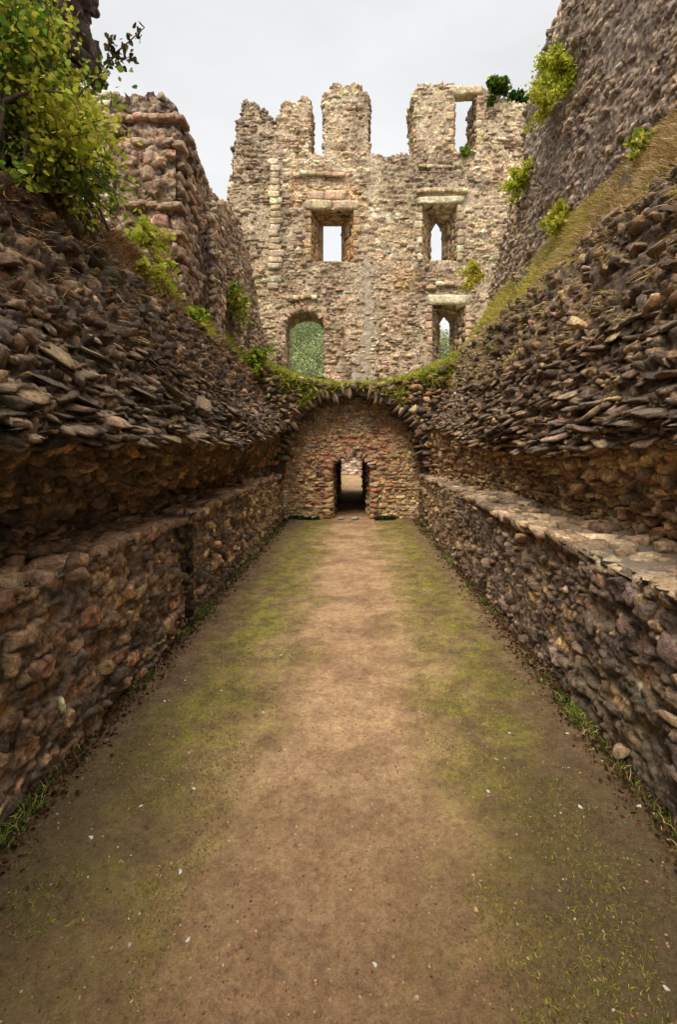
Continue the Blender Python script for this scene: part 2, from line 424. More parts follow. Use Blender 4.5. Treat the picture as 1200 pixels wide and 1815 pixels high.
xs = np.linspace(-2.1, 2.0, 150); ys = np.concatenate([np.linspace(-1.5, 0.8, 20)[:-1], 0.8*np.exp(np.linspace(0, math.log(31/.8), 520))])
XX, YY = np.meshgrid(xs, ys); VV = np.stack([XX, YY, path_z(XX, YY)], -1).reshape(-1, 3)
i = (np.arange(len(ys)-1)[:, None]*len(xs)+np.arange(len(xs)-1)[None]).ravel()
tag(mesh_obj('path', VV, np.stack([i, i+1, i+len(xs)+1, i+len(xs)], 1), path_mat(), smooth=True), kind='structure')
ground = grid_sheet('ground', lambda u, v: np.array([u, v, -.06]), -150, 150, 12, -30, 320, 12, plain_mat('meadow', (.16, .13, .07), (.10, .12, .04), .8, .05, 5))
tag(ground, kind='structure')

def hill_z(x, y): return max(0, (y-45)*.62) - .06
def hill(u, v):
    return np.array([u, v, min(hill_z(u, v), 24.0-.58*u+.8*math.sin(u*.2)-.0008*(u+5)**2)])
hl = grid_sheet('hill', hill, -110, 110, 44, 44, 190, 36, plain_mat('hill_grass', (.06, .10, .03), (.09, .13, .04), .2, .3, 2))
tag(hl, kind='structure')

# ------------------------------------------------------------------ leaves and blades
LEAF = np.array([[0, 0, 0], [.32, .28, .06], [.30, .68, .04], [0, 1, -.08], [-.30, .68, .04], [-.32, .28, .06]])
def leaves(P, D, size, col):
    """leaf quads: P base points, D directions, size per leaf"""
    n = len(P); D = unit(D); a = unit(rng.normal(size=(n, 3))); S = unit(np.cross(D, a)); N = np.cross(S, D)
    A = np.stack([S, D, N], 1)
    W = np.einsum('vi,nij->nvj', LEAF, A)*np.asarray(size)[:, None, None]+P[:, None]
    F = np.array([[0, 1, 2, 3], [0, 3, 4, 5]])[None]+(np.arange(n)*6)[:, None, None]
    return W.reshape(-1, 3), F.reshape(-1, 4), np.repeat(col, 6, 0)

def blades(P, D, L, wd, col, droop=.5):
    n = len(P); D = unit(D); L = np.asarray(L)[:, None]; wd = np.asarray(wd)[:, None]
    S = unit(np.cross(D, rng.normal(size=(n, 3)))); h = unit(D*[1, 1, 0]+rng.normal(size=(n, 3))*[.3, .3, 0]+1e-6)
    p1 = P+D*L*.55; d2 = unit(D+h*droop-[[0, 0, droop*.5]]); p2 = p1+d2*L*.5
    W = np.stack([P-S*wd/2, P+S*wd/2, p1-S*wd*.38, p1+S*wd*.38, p2], 1)
    b = (np.arange(n)*5)[:, None]
    return W.reshape(-1, 3), [b+[[0, 1, 3, 2]], b+[[2, 3, 4]]], np.repeat(col, 5, 0)

def lcols(cols, n, jit=.22):
    L = s2l(cols); return np.clip(L[rng.integers(0, len(L), n)]*np.exp(rng.normal(size=(n, 1))*jit), .004, .8)

def tube(pts, r0, r1, ns=6):
    pts = np.asarray(pts, float); n = len(pts); t = unit(np.gradient(pts, axis=0)); a = np.array([.3, .2, .93])
    s = unit(np.cross(t, a)); b = np.cross(t, s); r = np.linspace(r0, r1, n)[:, None, None]
    th = np.linspace(0, 2*math.pi, ns, endpoint=False)
    V = pts[:, None]+r*(np.cos(th)[None, :, None]*s[:, None]+np.sin(th)[None, :, None]*b[:, None])
    F = [[i*ns+j, i*ns+(j+1) % ns, (i+1)*ns+(j+1) % ns, (i+1)*ns+j] for i in range(n-1) for j in range(ns)]
    return V.reshape(-1, 3), np.array(F)

def tubes(name, lst, mat, parent=None):
    V, F, o = [], [], 0
    for l in lst:
        v, f = tube(*l); V.append(v); F.append(f+o); o += len(v)
    return mesh_obj(name, np.concatenate(V), np.concatenate(F), mat, parent, smooth=True)

G_BRIGHT = [(190, 192, 62), (168, 176, 54), (208, 206, 88), (136, 152, 48)]
G_MID = [(122, 146, 52), (98, 124, 40), (144, 162, 68), (80, 106, 36)]
G_DARK = [(50, 75, 28), (65, 90, 30), (40, 60, 25), (80, 100, 40)]
G_YEL = [(200, 188, 72), (178, 172, 62), (212, 192, 92), (150, 152, 56)]
G_DRY = [(198, 170, 122), (176, 146, 98), (214, 190, 146), (150, 128, 84)]
G_RUST = [(140, 85, 50), (120, 75, 45), (155, 110, 65), (100, 70, 42)]

def plant(name, label, cat, base, up, size, n, leaf, cols, nst=6, spread=.7, group=None, kind='leaf'):
    """a rooted clump: arching stems leaving one base, leaves along them"""
    base = np.array(base, float); up = unit(np.array(up, float)); t = thing(name, label, cat, base, group)
    st, P, D = [], [], []
    for k in range(nst):
        d = unit(up+rng.normal(size=3)*spread); L = size*rng.uniform(.55, 1.1)
        s = np.linspace(0, 1, 6)[:, None]; pts = base+d*L*s+np.array([0, 0, -.35*L])*s**2+rng.normal(size=(6, 3))*.03*size*s
        st.append((pts, size*.016, size*.005, 5))
        m = n//nst; u = rng.random(m)**.7; q = np.stack([np.interp(u, s[:, 0], pts[:, j]) for j in range(3)], 1)
        P.append(q+rng.normal(size=(m, 3))*size*.07); D.append(d*.5+rng.normal(size=(m, 3))*.8)
    P = np.concatenate(P); D = np.concatenate(D)
    tubes('stem', st, M_bark, t)
    if kind == 'leaf':
        V, F, K = leaves(P, D, leaf*rng.uniform(.6, 1.3, len(P)), lcols(cols, len(P)))
    else:
        V, F, K = blades(P, D+[0, 0, .5], leaf*rng.uniform(.7, 1.6, len(P)), np.full(len(P), leaf*.09), lcols(cols, len(P)))
    mesh_obj('foliage', V, F, M_leaf, t, K)
    return t

# wood on the far hill seen through the doorway
n = 95000; cx_ = rng.uniform(-20, 26, 900); cy_ = rng.uniform(52, 100, 900); k = rng.integers(0, 900, n)
rad = rng.uniform(1.4, 3.0, 900); d = unit(rng.normal(size=(n, 3))); d[:, 2] = np.abs(d[:, 2])
base = np.array([hill(a, b) for a, b in zip(cx_, cy_)]); P = base[k]+[0, 0, .8]+d*rad[k][:, None]*rng.uniform(.75, 1.05, (n, 1))
tone = lcols([(152, 160, 112), (130, 142, 96), (174, 178, 128), (104, 118, 82), (160, 158, 104)], 900, .4)
V, F, K = leaves(P, d*.4+rng.normal(size=(n, 3)), rng.uniform(.14, .34, n), np.clip(tone[k]*np.exp(rng.normal(size=(n, 1))*.2), 0, .8))
tag(mesh_obj('woodland', V, F, M_leaf, None, K), 'hazy green wood covering the hillside seen through the arched doorway', 'woodland', kind='stuff')

# ------------------------------------------------------------------ low walls with ledges
XL, XR = -1.73, 1.60; ZT = 1.14
def wL(Y): return .33*np.interp(Y, [8, 11.6], [1, .5])
def wR(Y): return .60*np.interp(Y, [6, 11.6], [1, .3])
LPal = pal([(152, 118, 86), (124, 96, 70), (176, 138, 100), (88, 70, 54), (128, 88, 62), (100, 84, 68), (150, 116, 80)], [3, 3, 2, 3, 1, 2, 2], .42)
RPal = pal([(138, 114, 94), (112, 92, 78), (156, 130, 102), (82, 68, 60), (106, 86, 80), (148, 122, 88)], [3, 3, 2, 3, 2, 1], .42)
TanPal = pal([(170, 138, 98), (150, 120, 84), (186, 156, 116), (130, 104, 74)], None, .18)
SLOT = (4.90, 5.20)

def near(Yv): return 'hi' if Yv < 5.5 else 'lo'
def two(name, fill, mat, parent):
    """builds near stones finely and far stones coarsely, as one mesh"""
    a = Stones(); fill(a); P = np.array(a.P)
    T, F0 = TPL['hi']
    near_i = [i for i in range(len(P)) if P[i][1] < 5.2]; far_i = [i for i in range(len(P)) if P[i][1] >= 5.2]
    VV, FF, KK, o = [], [], [], 0
    for lv, idx in (('hi', near_i), ('lo', far_i)):
        if not idx: continue
        T, F0 = TPL[lv]; n = len(idx); S = np.array([a.S[i] for i in idx]); A = np.array([a.A[i] for i in idx]); K = np.array([a.K[i] for i in idx])
        L = T[rng.integers(0, len(T), n)]*S[:, None]; W = roughen(np.einsum('nvi,nij->nvj', L, A)+P[idx][:, None], S); nv = T.shape[1]
        VV.append(W.reshape(-1, 3)); FF.append((F0[None]+(np.arange(n)*nv)[:, None, None]).reshape(-1, 4)+o); KK.append(np.repeat(K, nv, 0)); o += n*nv
    return mesh_obj(name, np.concatenate(VV), np.concatenate(FF), mat, parent, np.concatenate(KK))

for side in (-1, 1):
    X0 = XL if side < 0 else XR; ww = wL if side < 0 else wR; P_ = LPal if side < 0 else RPal
    t = thing('low_wall', 'low rubble wall with a ledge along the left side of the path, reddish brown stones and a dark vertical slot' if side < 0
              else 'low grey-brown rubble wall with a wide pale ledge along the right side of the path', 'wall', (X0, 5.3, 0))
    if side < 0: face = lambda u, v: np.array([XL-.03*math.sin(u*1.3)-.06*v/ZT, u, v])
    else: face = lambda u, v: np.array([XR+.03*math.sin(u*1.1)+.06*v/ZT, 11.95-u, v])        # u runs towards the camera, so that the normal faces the path
    yof = (lambda u: 11.95-u) if side > 0 else (lambda u: u)
    u0, u1 = (0, 13.4) if side > 0 else (-1.45, 11.95)
    def msk(u, v, w, h, side=side): return not (side < 0 and SLOT[0]-w*.55 < yof(u) < SLOT[1]+w*.55) and v < ZT-.02
    def cf(p, P_=P_, side=side):
        far = np.interp(p[1], [6, 9.5], [0, 1])
        return TanPal() if rng.random() < far*.8 + (.12 if side < 0 else .03) else P_()
    def fl(a): rubble(a, face, u0, u1, .0, ZT-.05, (.04, .15), cf, .16, .012, (.35, .8), .28, msk)
    two('loose_stones', fl, M_bench, t)
    ins = (lambda a, b: ~((a > SLOT[0]) & (a < SLOT[1]))) if side < 0 else None
    field('facing', face, u0, u1, -.08, ZT-.0, .0115, (.06, .20), (.04, .12), cf, (.17, .125, .085) if side < 0 else (.14, .105, .078), M_bench, t, ins, .028, .034, .014, .05, -.012, -.03)
    if side < 0:
        for Yc, sg in ((SLOT[0], 1), (SLOT[1], -1)):
            ck = (lambda u, v: np.array([XL-.34+u, Yc, v])) if sg < 0 else (lambda u, v: np.array([XL-u, Yc, v]))
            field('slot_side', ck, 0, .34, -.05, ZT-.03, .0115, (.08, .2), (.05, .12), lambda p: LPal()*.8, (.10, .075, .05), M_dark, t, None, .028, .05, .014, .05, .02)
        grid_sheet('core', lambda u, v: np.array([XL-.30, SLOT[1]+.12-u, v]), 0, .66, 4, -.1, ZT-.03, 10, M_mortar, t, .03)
    # ledge
    def top(u, v):
        Y = yof(u); w = float(ww(Y))+.12
        q = np.array([X0+side*(.03+v*w), Y, ZT+.02*math.sin(Y*2.1)+.03*v])
        return q
    lp = pal([(160, 138, 112), (142, 120, 96), (178, 156, 126), (122, 104, 84)], None, .2) if side > 0 else pal([(176, 142, 112), (152, 122, 96), (192, 158, 124)], None, .2)
    def fl2(a):
        u = u0
        while u < u1:
            v = 0
            while v < 1:
                w = float(ww(yof(u)))+.12; l = rng.uniform(.08, .30); dv = rng.uniform(.08, .26)/w
                if side > 0 or not (SLOT[0]-.1 < yof(u) < SLOT[1]+.1) or v > .6:
                    p, U, V, N = frame(top, u+l*.5*rng.uniform(.6, 1.4), min(v+dv/2, 1))
                    N2 = np.array([0, 0, 1.]); U2 = np.array([0, 1., 0]); V2 = np.cross(N2, U2)
                    U2, V2, N2 = rotf(U2, V2, N2, rng.normal()*.4, rng.normal()*.09, rng.normal()*.09)
                    a.add(p-[0, 0, .035-rng.normal()*.018], U2, V2, N2, l*1.02, dv*w*1.05, .09, lp())
                v += dv
            u += rng.uniform(.10, .22)
    two('ledge', fl2, M_bench, t)
    grid_sheet('mortar_bed', lambda u, v: top(u, v)-[0, 0, .03], u0, u1, 150, 0, 1.25, 6, plain_mat('bed_mortar', (.14, .108, .08), (.24, .185, .13)), t, .04)

# ------------------------------------------------------------------ broken vault haunches
PC = {}
def prof(side, Y):
    k = (side, round(Y, 2))
    if k not in PC: PC[k] = prof_(side, k[1])
    return PC[k]
def prof_(side, Y):
    """inner section of the broken vault: springing, lip, fan of slates, rubble top (X, Z)"""
    n = lambda k, a=1.: a*(float(vnoise(np.array([Y*.55+k*7.1, k*3.3, side*2.+5])))-.5)
    if side < 0:
        w = float(wL(Y)); far = np.interp(Y, [7, 11.5], [0, 1])
        pts = [(XL-w-.10, 1.02), (XL-w-.13, 1.35+n(1, .1)), (-1.66+n(2, .16)-.04*far, 1.93+.42*far+n(3, .12)),
               (-1.80+n(4, .2), 2.12+.4*far+n(5, .1)), (-2.14+n(6, .22), 2.74+.15*far+n(7, .2)), (-2.50+n(8, .14), 3.62+n(9, .22)), (-2.72, 3.84+n(9, .2))]
    else:
        w = float(wR(Y)); far = np.interp(Y, [7, 11.5], [0, 1])
        pts = [(XR+w+.10, 1.04), (XR+w+.10, 1.32+n(1, .1)), (2.08-.30*far+n(2, .14), 1.86+.45*far+n(3, .12)),
               (2.10-.15*far+n(4, .2), 2.15+.35*far+n(5, .1)), (2.34+n(6, .2), 2.98+n(7, .2)), (2.60+n(8, .12), 3.98+n(9, .2)), (2.80, 4.22+n(9, .2))]
    return pts

def band(side, k0, k1):
    """surface between profile points k0 and k1: u along Y in metres, v 0..1; normal faces the passage"""
    def f(u, v):
        Y = (11.95-u) if side > 0 else u
        P = prof(side, Y); s = k0+v*(k1-k0); i = min(int(max(s, 0)), len(P)-2); r = s-i
        x = P[i][0]*(1-r)+P[i+1][0]*r; z = P[i][1]*(1-r)+P[i+1][1]*r
        return np.array([x, Y, z])
    return f
def bandm(side, k0, k1):
    """same, v in metres along a nominal length"""
    f = band(side, k0, k1); P = prof(side, 5.); L = sum(math.dist(P[i], P[i+1]) for i in range(k0, k1))
    return (lambda u, v: f(u, v/L)), L

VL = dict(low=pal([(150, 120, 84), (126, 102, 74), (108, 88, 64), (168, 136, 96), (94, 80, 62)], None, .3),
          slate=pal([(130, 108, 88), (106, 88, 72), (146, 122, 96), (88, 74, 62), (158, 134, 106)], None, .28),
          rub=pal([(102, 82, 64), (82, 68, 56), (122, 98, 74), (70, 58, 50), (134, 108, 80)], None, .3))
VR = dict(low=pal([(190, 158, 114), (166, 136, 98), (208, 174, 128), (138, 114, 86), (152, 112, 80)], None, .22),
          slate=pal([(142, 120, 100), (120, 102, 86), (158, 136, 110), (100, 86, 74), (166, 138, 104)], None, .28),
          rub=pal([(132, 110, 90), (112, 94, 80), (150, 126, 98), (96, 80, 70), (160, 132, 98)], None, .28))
for side in (-1, 1):
    PP = VL if side < 0 else VR
    t = thing('vault_wall', 'broken left half of the stone vault, dark overhanging slates above the left ledge' if side < 0
              else 'broken right half of the stone vault, grey slates fanning out above the pale right ledge', 'vault', (side*2.2, 5.3, 1.1))
    u0, u1 = (0, 13.4) if side > 0 else (-1.45, 11.95)
    f, L = bandm(side, 0, 2)
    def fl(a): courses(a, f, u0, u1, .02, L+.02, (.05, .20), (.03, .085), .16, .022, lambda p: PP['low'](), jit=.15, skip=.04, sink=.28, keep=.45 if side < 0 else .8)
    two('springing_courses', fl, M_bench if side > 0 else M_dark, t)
    field('springing_face', f, u0, u1, -.02, L+.04, .018, (.06, .22), (.04, .11), lambda p: PP['low'](), (.11, .08, .05), M_bench if side > 0 else M_dark, t, None, .024, .035, .018, .05, -.02)
    # slates: plates lying in the radial planes of the vanished vault
    f2, L2 = bandm(side, 2, 4)
    def fl2(a):
        v = 0
        while v < L2+.03:
            th = rng.uniform(.022, .060); u = u0+rng.uniform(-.2, 0)
            off = rng.normal()*.03
            while u < u1:
                l = rng.uniform(.07, .38); vv = v+rng.normal()*.022
                p, U, V, N = frame(f2, u+l/2, vv)
                if not (-1.45 < p[1] < 11.95) or rng.random() < .07+.4*(float(fbm(np.array([p[0]*1.5, p[1]*1.3, p[2]*2.2]), 3)) > .60): u += l; continue
                c = np.array([0, 0, 1.25]); r = c-np.array([p[0], 0, p[2]]); r = unit(r+np.array([0, 0, .15]))      # towards the arch centre
                Yd = np.array([0, 1., 0]); Nn = np.cross(r, Yd)
                A = rotf(Yd, Nn, r, rng.normal()*.10, rng.normal()*.16, rng.normal()*.2)
                dl = rng.uniform(.22, .42)
                a.add(p+r*(off+rng.normal()*.05-.10), A[0], A[1], A[2], l*.97, th*rng.uniform(.75, 1.15), dl, PP['slate']())
                u += l
            v += th*.86
    two('slate_fan', fl2, M_slate, t)
    def fl4(a): rubble(a, f2, u0, u1, 0, L2, (.03, .12), lambda p: PP['rub'](), .9, .02, (.35, .8), .5)
    two('packing_rubble', fl4, M_slate, t)
    f3, L3 = bandm(side, 4, 6)
    def fl3(a): rubble(a, f3, u0, u1, -.05, L3+.02, (.04, .19), lambda p: PP['rub'](), 1.15, .03, (.2, .6), .38)
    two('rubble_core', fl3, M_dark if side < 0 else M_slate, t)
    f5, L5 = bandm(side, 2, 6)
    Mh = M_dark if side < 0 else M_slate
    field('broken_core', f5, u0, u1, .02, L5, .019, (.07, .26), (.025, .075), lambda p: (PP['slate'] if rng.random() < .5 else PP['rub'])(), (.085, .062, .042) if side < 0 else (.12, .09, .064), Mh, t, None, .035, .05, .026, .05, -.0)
    fb = band(side, 0, 6)
    grid_sheet('mortar_core', lambda u, v: fb(u, v)+[side*.09, 0, 0], u0, u1, 200, 0, 1, 60, M_bedD, t, .08, 5)

# ------------------------------------------------------------------ earth banks above the haunches and over the passage
def nz(x, y, a=.2, s=.9): return a*(float(fbm(np.array([x*s, y*s, 3.3]), 3))-.5)
BL = lambda u, v: np.array([-2.56-v*2.2, 11.95-u, (3.66+.95*min(v*2.2/.56, 1)+nz(v*2, u, .25))])
tag(grid_sheet('bank', BL, -.6, 13.4, 110, 0, 1, 16, M_earth, None, .12), kind='structure')
BR = lambda u, v: np.array([2.66+v*2.4, u, (3.95+1.52*min(v*2.4/.86, 1)+nz(v*2, u, .25))])
tag(grid_sheet('bank', BR, -1.45, 12.5, 110, 0, 1, 16, M_earth, None, .12), kind='structure')
def ridge(x): return 3.30 + .105*min(abs(x), 3.2)**2
def BT(u, v):
    x = -6+13.5*u; Y = 11.75+7.7*v
    return np.array([x, Y, ridge(x)*1.0+.13*(Y-12)+nz(x, Y, .22)])
tag(grid_sheet('bank', BT, 0, 1, 100, 0, 1, 60, M_earth, None, .1), kind='structure')

# ------------------------------------------------------------------ generic thick wall from outlines
BB = {}
def inpoly(x, y, P):
    b = BB.get(id(P))
    if b is None: b = BB[id(P)] = (min(q[0] for q in P), max(q[0] for q in P), min(q[1] for q in P), max(q[1] for q in P), P)
    if x < b[0] or x > b[1] or y < b[2] or y > b[3]: return False
    c = False; n = len(P); j = n-1
    for i in range(n):
        if (P[i][1] > y) != (P[j][1] > y) and x < (P[j][0]-P[i][0])*(y-P[i][1])/(P[j][1]-P[i][1])+P[i][0]: c = not c
        j = i
    return c

def slab(name, outer, holes, place, thick, mat, parent, jag=0):
    """outer: [(a,b)], holes: [(front poly, back poly)] ; place(a, b, d) -> xyz, d = depth into the wall"""
    V, F = [], []
    polys_f = [outer]+[h[0] for h in holes]; polys_b = [outer]+[h[1] for h in holes]
    for d, polys, flip in ((0, polys_f, False), (thick, polys_b, True)):
        o = len(V); fl = [p for q in polys for p in q]; V += [place(a, b, d) for a, b in fl]
        for tr in tessellate_polygon([[Vector((a, b, 0)) for a, b in q] for q in polys]):
            F.append([o+i for i in tr])
    n = len(V)//2; o = 0
    Q = []
    for q in polys_f:
        m = len(q)
        for i in range(m): Q.append([o+i, o+(i+1) % m, n+o+(i+1) % m, n+o+i])
        o += m
    return mesh_obj(name, np.array(V), [np.array(F), np.array(Q)], mat, parent)

def dense(poly, step=.25, j=.0):
    out = []; n = len(poly)
    for i in range(n):
        a, b = np.array(poly[i], float), np.array(poly[(i+1) % n], float); m = max(1, int(np.linalg.norm(b-a)/step))
        for k in range(m): out.append(tuple(a+(b-a)*k/m+(rng.normal(size=2)*j if 0 < k else 0)))
    return out

def edge_stones(st, poly, place, thick, colf, s=(.14, .28), h=.13, skip=lambda a, b: False, prot=.02):
    """stones on the rim faces of a slab"""
    n = len(poly)
    for i in range(n):
        a, b = np.array(poly[i], float), np.array(poly[(i+1) % n], float); L = np.linalg.norm(b-a)
        m = max(1, round(L/h))
        for k in range(m):
            q = a+(b-a)*(k+.5)/m
            if skip(*q): continue
            d = 0.
            while d < thick:
                w = rng.uniform(*s); p = np.array(place(q[0], q[1], min(d+w/2, thick)))
                e = 1e-3; U = unit(np.array(place(*(q+(b-a)/L*e), d))-np.array(place(q[0], q[1], d)))
                D = unit(np.array(place(q[0], q[1], 1.))-np.array(place(q[0], q[1], 0.))); N = np.cross(U, D)
                A = rotf(U, D, N, rng.normal()*.08, rng.normal()*.08, rng.normal()*.1)
                st.add(p+N*rng.normal()*prot, *A, L/m*1.05, w*.98, .17, colf(p)); d += w

# ------------------------------------------------------------------ the tall far wall with its windows
FY, FT = 16.0, 1.2
P0 = [(398, 770), (402, 420), (404, 372), (409, 330), (414, 300), (416, 262), (421, 246), (422, 212), (431, 211), (432, 183), (440, 180), (443, 186), (455, 183), (457, 195), (469, 196), (471, 207), (479, 208),
      (484, 226), (490, 228), (492, 206), (501, 204), (502, 184), (512, 180), (516, 187), (531, 188), (532, 175), (547, 175), (547, 276), (576, 277), (577, 220), (574, 166), (589, 166), (590, 152), (602, 150), (606, 156), (622, 156), (624, 150), (637, 151),
      (639, 165), (652, 166), (652, 278), (672, 275), (676, 281), (700, 281), (703, 276), (739, 278), (737, 230), (732, 168), (739, 166), (741, 153), (758, 149), (770, 153), (800, 150), (803, 160), (803, 271), (846, 271), (846, 164), (856, 158),
      (875, 168), (900, 182), (930, 186), (960, 200), (1010, 210), (1012, 770)]
fpl = lambda a, b, d: (a, FY+d, b)
outer = [px(x, y, FY) for x, y in P0]
def rectp(x0, y0, x1, y1, Y=FY): return [px(x0, y1, Y), px(x1, y1, Y), px(x1, y0, Y), px(x0, y0, Y)]
def arched(x0, y0, x1, y1, Y, pt=False, n=8, rise=None):
    c = (x0+x1)/2; r = (x1-x0)/2; rise = rise or r; o = [px(x0, y1, Y), px(x1, y1, Y)]
    for k in range(n+1):
        a = math.pi*k/n; yy = math.sin(a)
        if pt: yy = 1-abs(math.cos(a))**1.25
        o.append(px(c+r*math.cos(a), y0+rise-rise*yy, Y))
    return o
def arched_rect(x0, y0, x1, y1, Y, n=8):      # same vertex count as arched(), rectangular front
    o = [px(x0, y1, Y), px(x1, y1, Y)]; c = (x0+x1)/2
    for k in range(n+1):
        s = k/n
        if s < .25: q = (x1, y0+(y1-y0)*.12*(1-s*4)) if k else (x1, y0+(y1-y0)*.25)
        elif s > .75: q = (x0, y0+(y1-y0)*.12*((s-.75)*4)) if k < n else (x0, y0+(y1-y0)*.25)
        else: q = (x1+(x0-x1)*(s-.25)*2, y0)
        o.append(px(*q, Y))
    return o
YB = FY+FT
H = {
 'door': (arched(505, 553, 575, 730, FY, rise=26), [(a, b-.0) for a, b in arched(505, 553, 575, 730, FY, rise=26)]),
 'square': (rectp(550, 373, 628, 466), [px(573, 466, YB), px(605, 466, YB), px(605, 401, YB), px(573, 401, YB)]),
 'lancet_up': (arched_rect(747, 363, 812, 464, FY), arched(764, 396, 783, 464, YB, True, rise=16)),
 'lancet_low': (arched_rect(764, 541, 827, 640, FY), arched(779, 561, 797, 640, YB, True, rise=14)),
}
fac = thing('castle_wall', 'tall roofless castle wall behind the grassy arch, with pillar stumps on its top and five openings', 'wall', (0.5, FY, 2.5))
ped = [dense(H[k][0], 9) for k in H]
slab('wall_core', outer, [H[k] for k in H], lambda a, b, d: (a, FY+.05+d, b), FT, M_facmortar, fac)
FA = pal([(228, 206, 170), (212, 186, 150), (190, 162, 130), (236, 218, 186), (160, 134, 106), (214, 186, 154)], [3, 4, 3, 2, 2, 3], .18)
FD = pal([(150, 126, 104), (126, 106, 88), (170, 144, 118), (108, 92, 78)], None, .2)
FP = pal([(214, 198, 172), (200, 182, 154), (224, 210, 186)], None, .08)
FO = pal([(196, 158, 108), (180, 142, 96), (204, 172, 128), (170, 132, 92)], None, .14)
FPk = pal([(200, 170, 144), (186, 156, 132), (212, 184, 158), (166, 138, 116)], None, .13)
def fcol(p):
    k_ = float(fbm(np.array([p[0]*.9, p[2]*.55, 77.]), 4)); return np.clip(fcol_(p)*np.interp(k_, [.36, .5, .62], [.58, 1., 1.2]), 0, .8)
def fcol_(p):
    x = VPX+p[0]*FPX/FY; y = VPY-(p[2]-EYE)*FPX/FY
    n1 = float(fbm(np.array([p[0]*.8, p[2]*.8, 9.]), 3)); n2 = float(fbm(np.array([p[0]*1.7, p[2]*1.7, 29.]), 3)); r = rng.random()
    if abs(x-652+8*(n1-.5)) < 8+6*(y > 560) and y > 455 and r < .8: return FP()
    if 478 < x < 500 and 280 < y < 520 and r < .6: return FP()
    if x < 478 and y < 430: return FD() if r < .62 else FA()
    if 512 < x < 640 and 320 < y < 372: return FO() if r < .7 else FA()
    if 535 < x < 562 and 372 < y < 470 or 618 < x < 640 and 372 < y < 470: return FO() if r < .7 else FD()
    if 700 < x < 742 and 480 < y < 540 and n1 > .45: return FO()
    if x > 665 and y > 470 and x < 750: return FPk() if r < .7 else FD()
    if 545 < x < 640 and y > 480: return FPk() if r < .5 else FA()
    if y < 300 and n2 > .56: return FD()
    if n2 > .60 or rng.random() < .10: return FD()
    return FA() if n1 < .56 or r < .5 else FPk()
allh = [H[k][0] for k in H]
def fmask(a, b, w, h):
    if not all(inpoly(a+dx*w*.3, b+dz*h*.3, outer) for dx in (-1, 1) for dz in (-1, 1)): return False
    for q in allh:
        for dx in (-.42, 0, .42):
            for dz in (-.4, .4):
                if inpoly(a+dx*w, b+dz*h, q): return False
    return True
st = Stones(); ff = lambda u, v: np.array([u, FY, v])
def fmaskA(a, b, w, h):
    x = VPX+a*FPX/FY; smooth = (545 < x < 650 and VPY-(b-EYE)*FPX/FY > 470)
    pl_ = float(fbm(np.array([a*.55, b*.55, 51.]), 4)); return fmask(a, b, w, h) and not (rng.random() < (.55 if smooth else 0)+np.interp(pl_, [.52, .60], [0, .7]))
# U x V must face the camera (-Y): U=+X, V=+Z gives -Y
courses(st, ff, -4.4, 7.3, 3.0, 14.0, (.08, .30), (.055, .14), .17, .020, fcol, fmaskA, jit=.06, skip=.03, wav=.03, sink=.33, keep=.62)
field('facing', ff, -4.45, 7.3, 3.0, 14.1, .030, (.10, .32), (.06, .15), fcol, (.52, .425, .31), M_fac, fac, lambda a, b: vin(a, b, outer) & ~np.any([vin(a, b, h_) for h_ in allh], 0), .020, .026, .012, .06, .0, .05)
edge_stones(st, [q for q in outer], lambda a, b, d: (a, FY+d, b), FT, fcol, (.15, .3), .13, skip=lambda a, b: b < 3.2)
sq = Stones()
for k in range(21):       # pale quoins of the lost cross wall
    y = 284+k*11.5+rng.uniform(-1, 1); w = rng.uniform(14, 26); a0, b0 = px(478+rng.uniform(-4, 3), y+11.8, FY); a1, b1 = px(479+w, y, FY)
    if rng.random() < .15: continue
    sq.add(np.array([(a0+a1)/2, FY+rng.uniform(.02, .05), (b0+b1)/2]), *rotf(np.array([1., 0, 0]), np.array([0, 0, 1.]), np.array([0, -1., 0]), rng.normal()*.03, rng.normal()*.04, rng.normal()*.04), a1-a0, (b1-b0)*rng.uniform(.85, 1), .26, (FP if rng.random() < .45 else FA)())
sq.build('quoins', M_fac, fac, 'blk')
st.build('masonry', M_fac, fac, 'lo')
def scar(u, v):
    y = 462+228*v; c = 650+5*math.sin(v*5)-10*max(0, v-.55); hw = 9+26*max(0, v-.5)+5*(float(vnoise(np.array([v*14, u*2, 5.])))-.5)+4*(float(vnoise(np.array([v*40, u*2, 9.])))-.5)
    a, b = px(c+(1-2*u)*-hw, y, FY); e = min(u, 1-u)*2; return np.array([a, FY-.028*min(1, e*3)+.02*(e < .01), b])
grid_sheet('plaster_scar', scar, 0, 1, 18, 1, 0, 90, plain_mat('pale_plaster', (.42, .35, .27), (.66, .58, .46), 3, .05, 12, (.42, .335, .245), .6), fac, .09, 6)
sr = Stones()
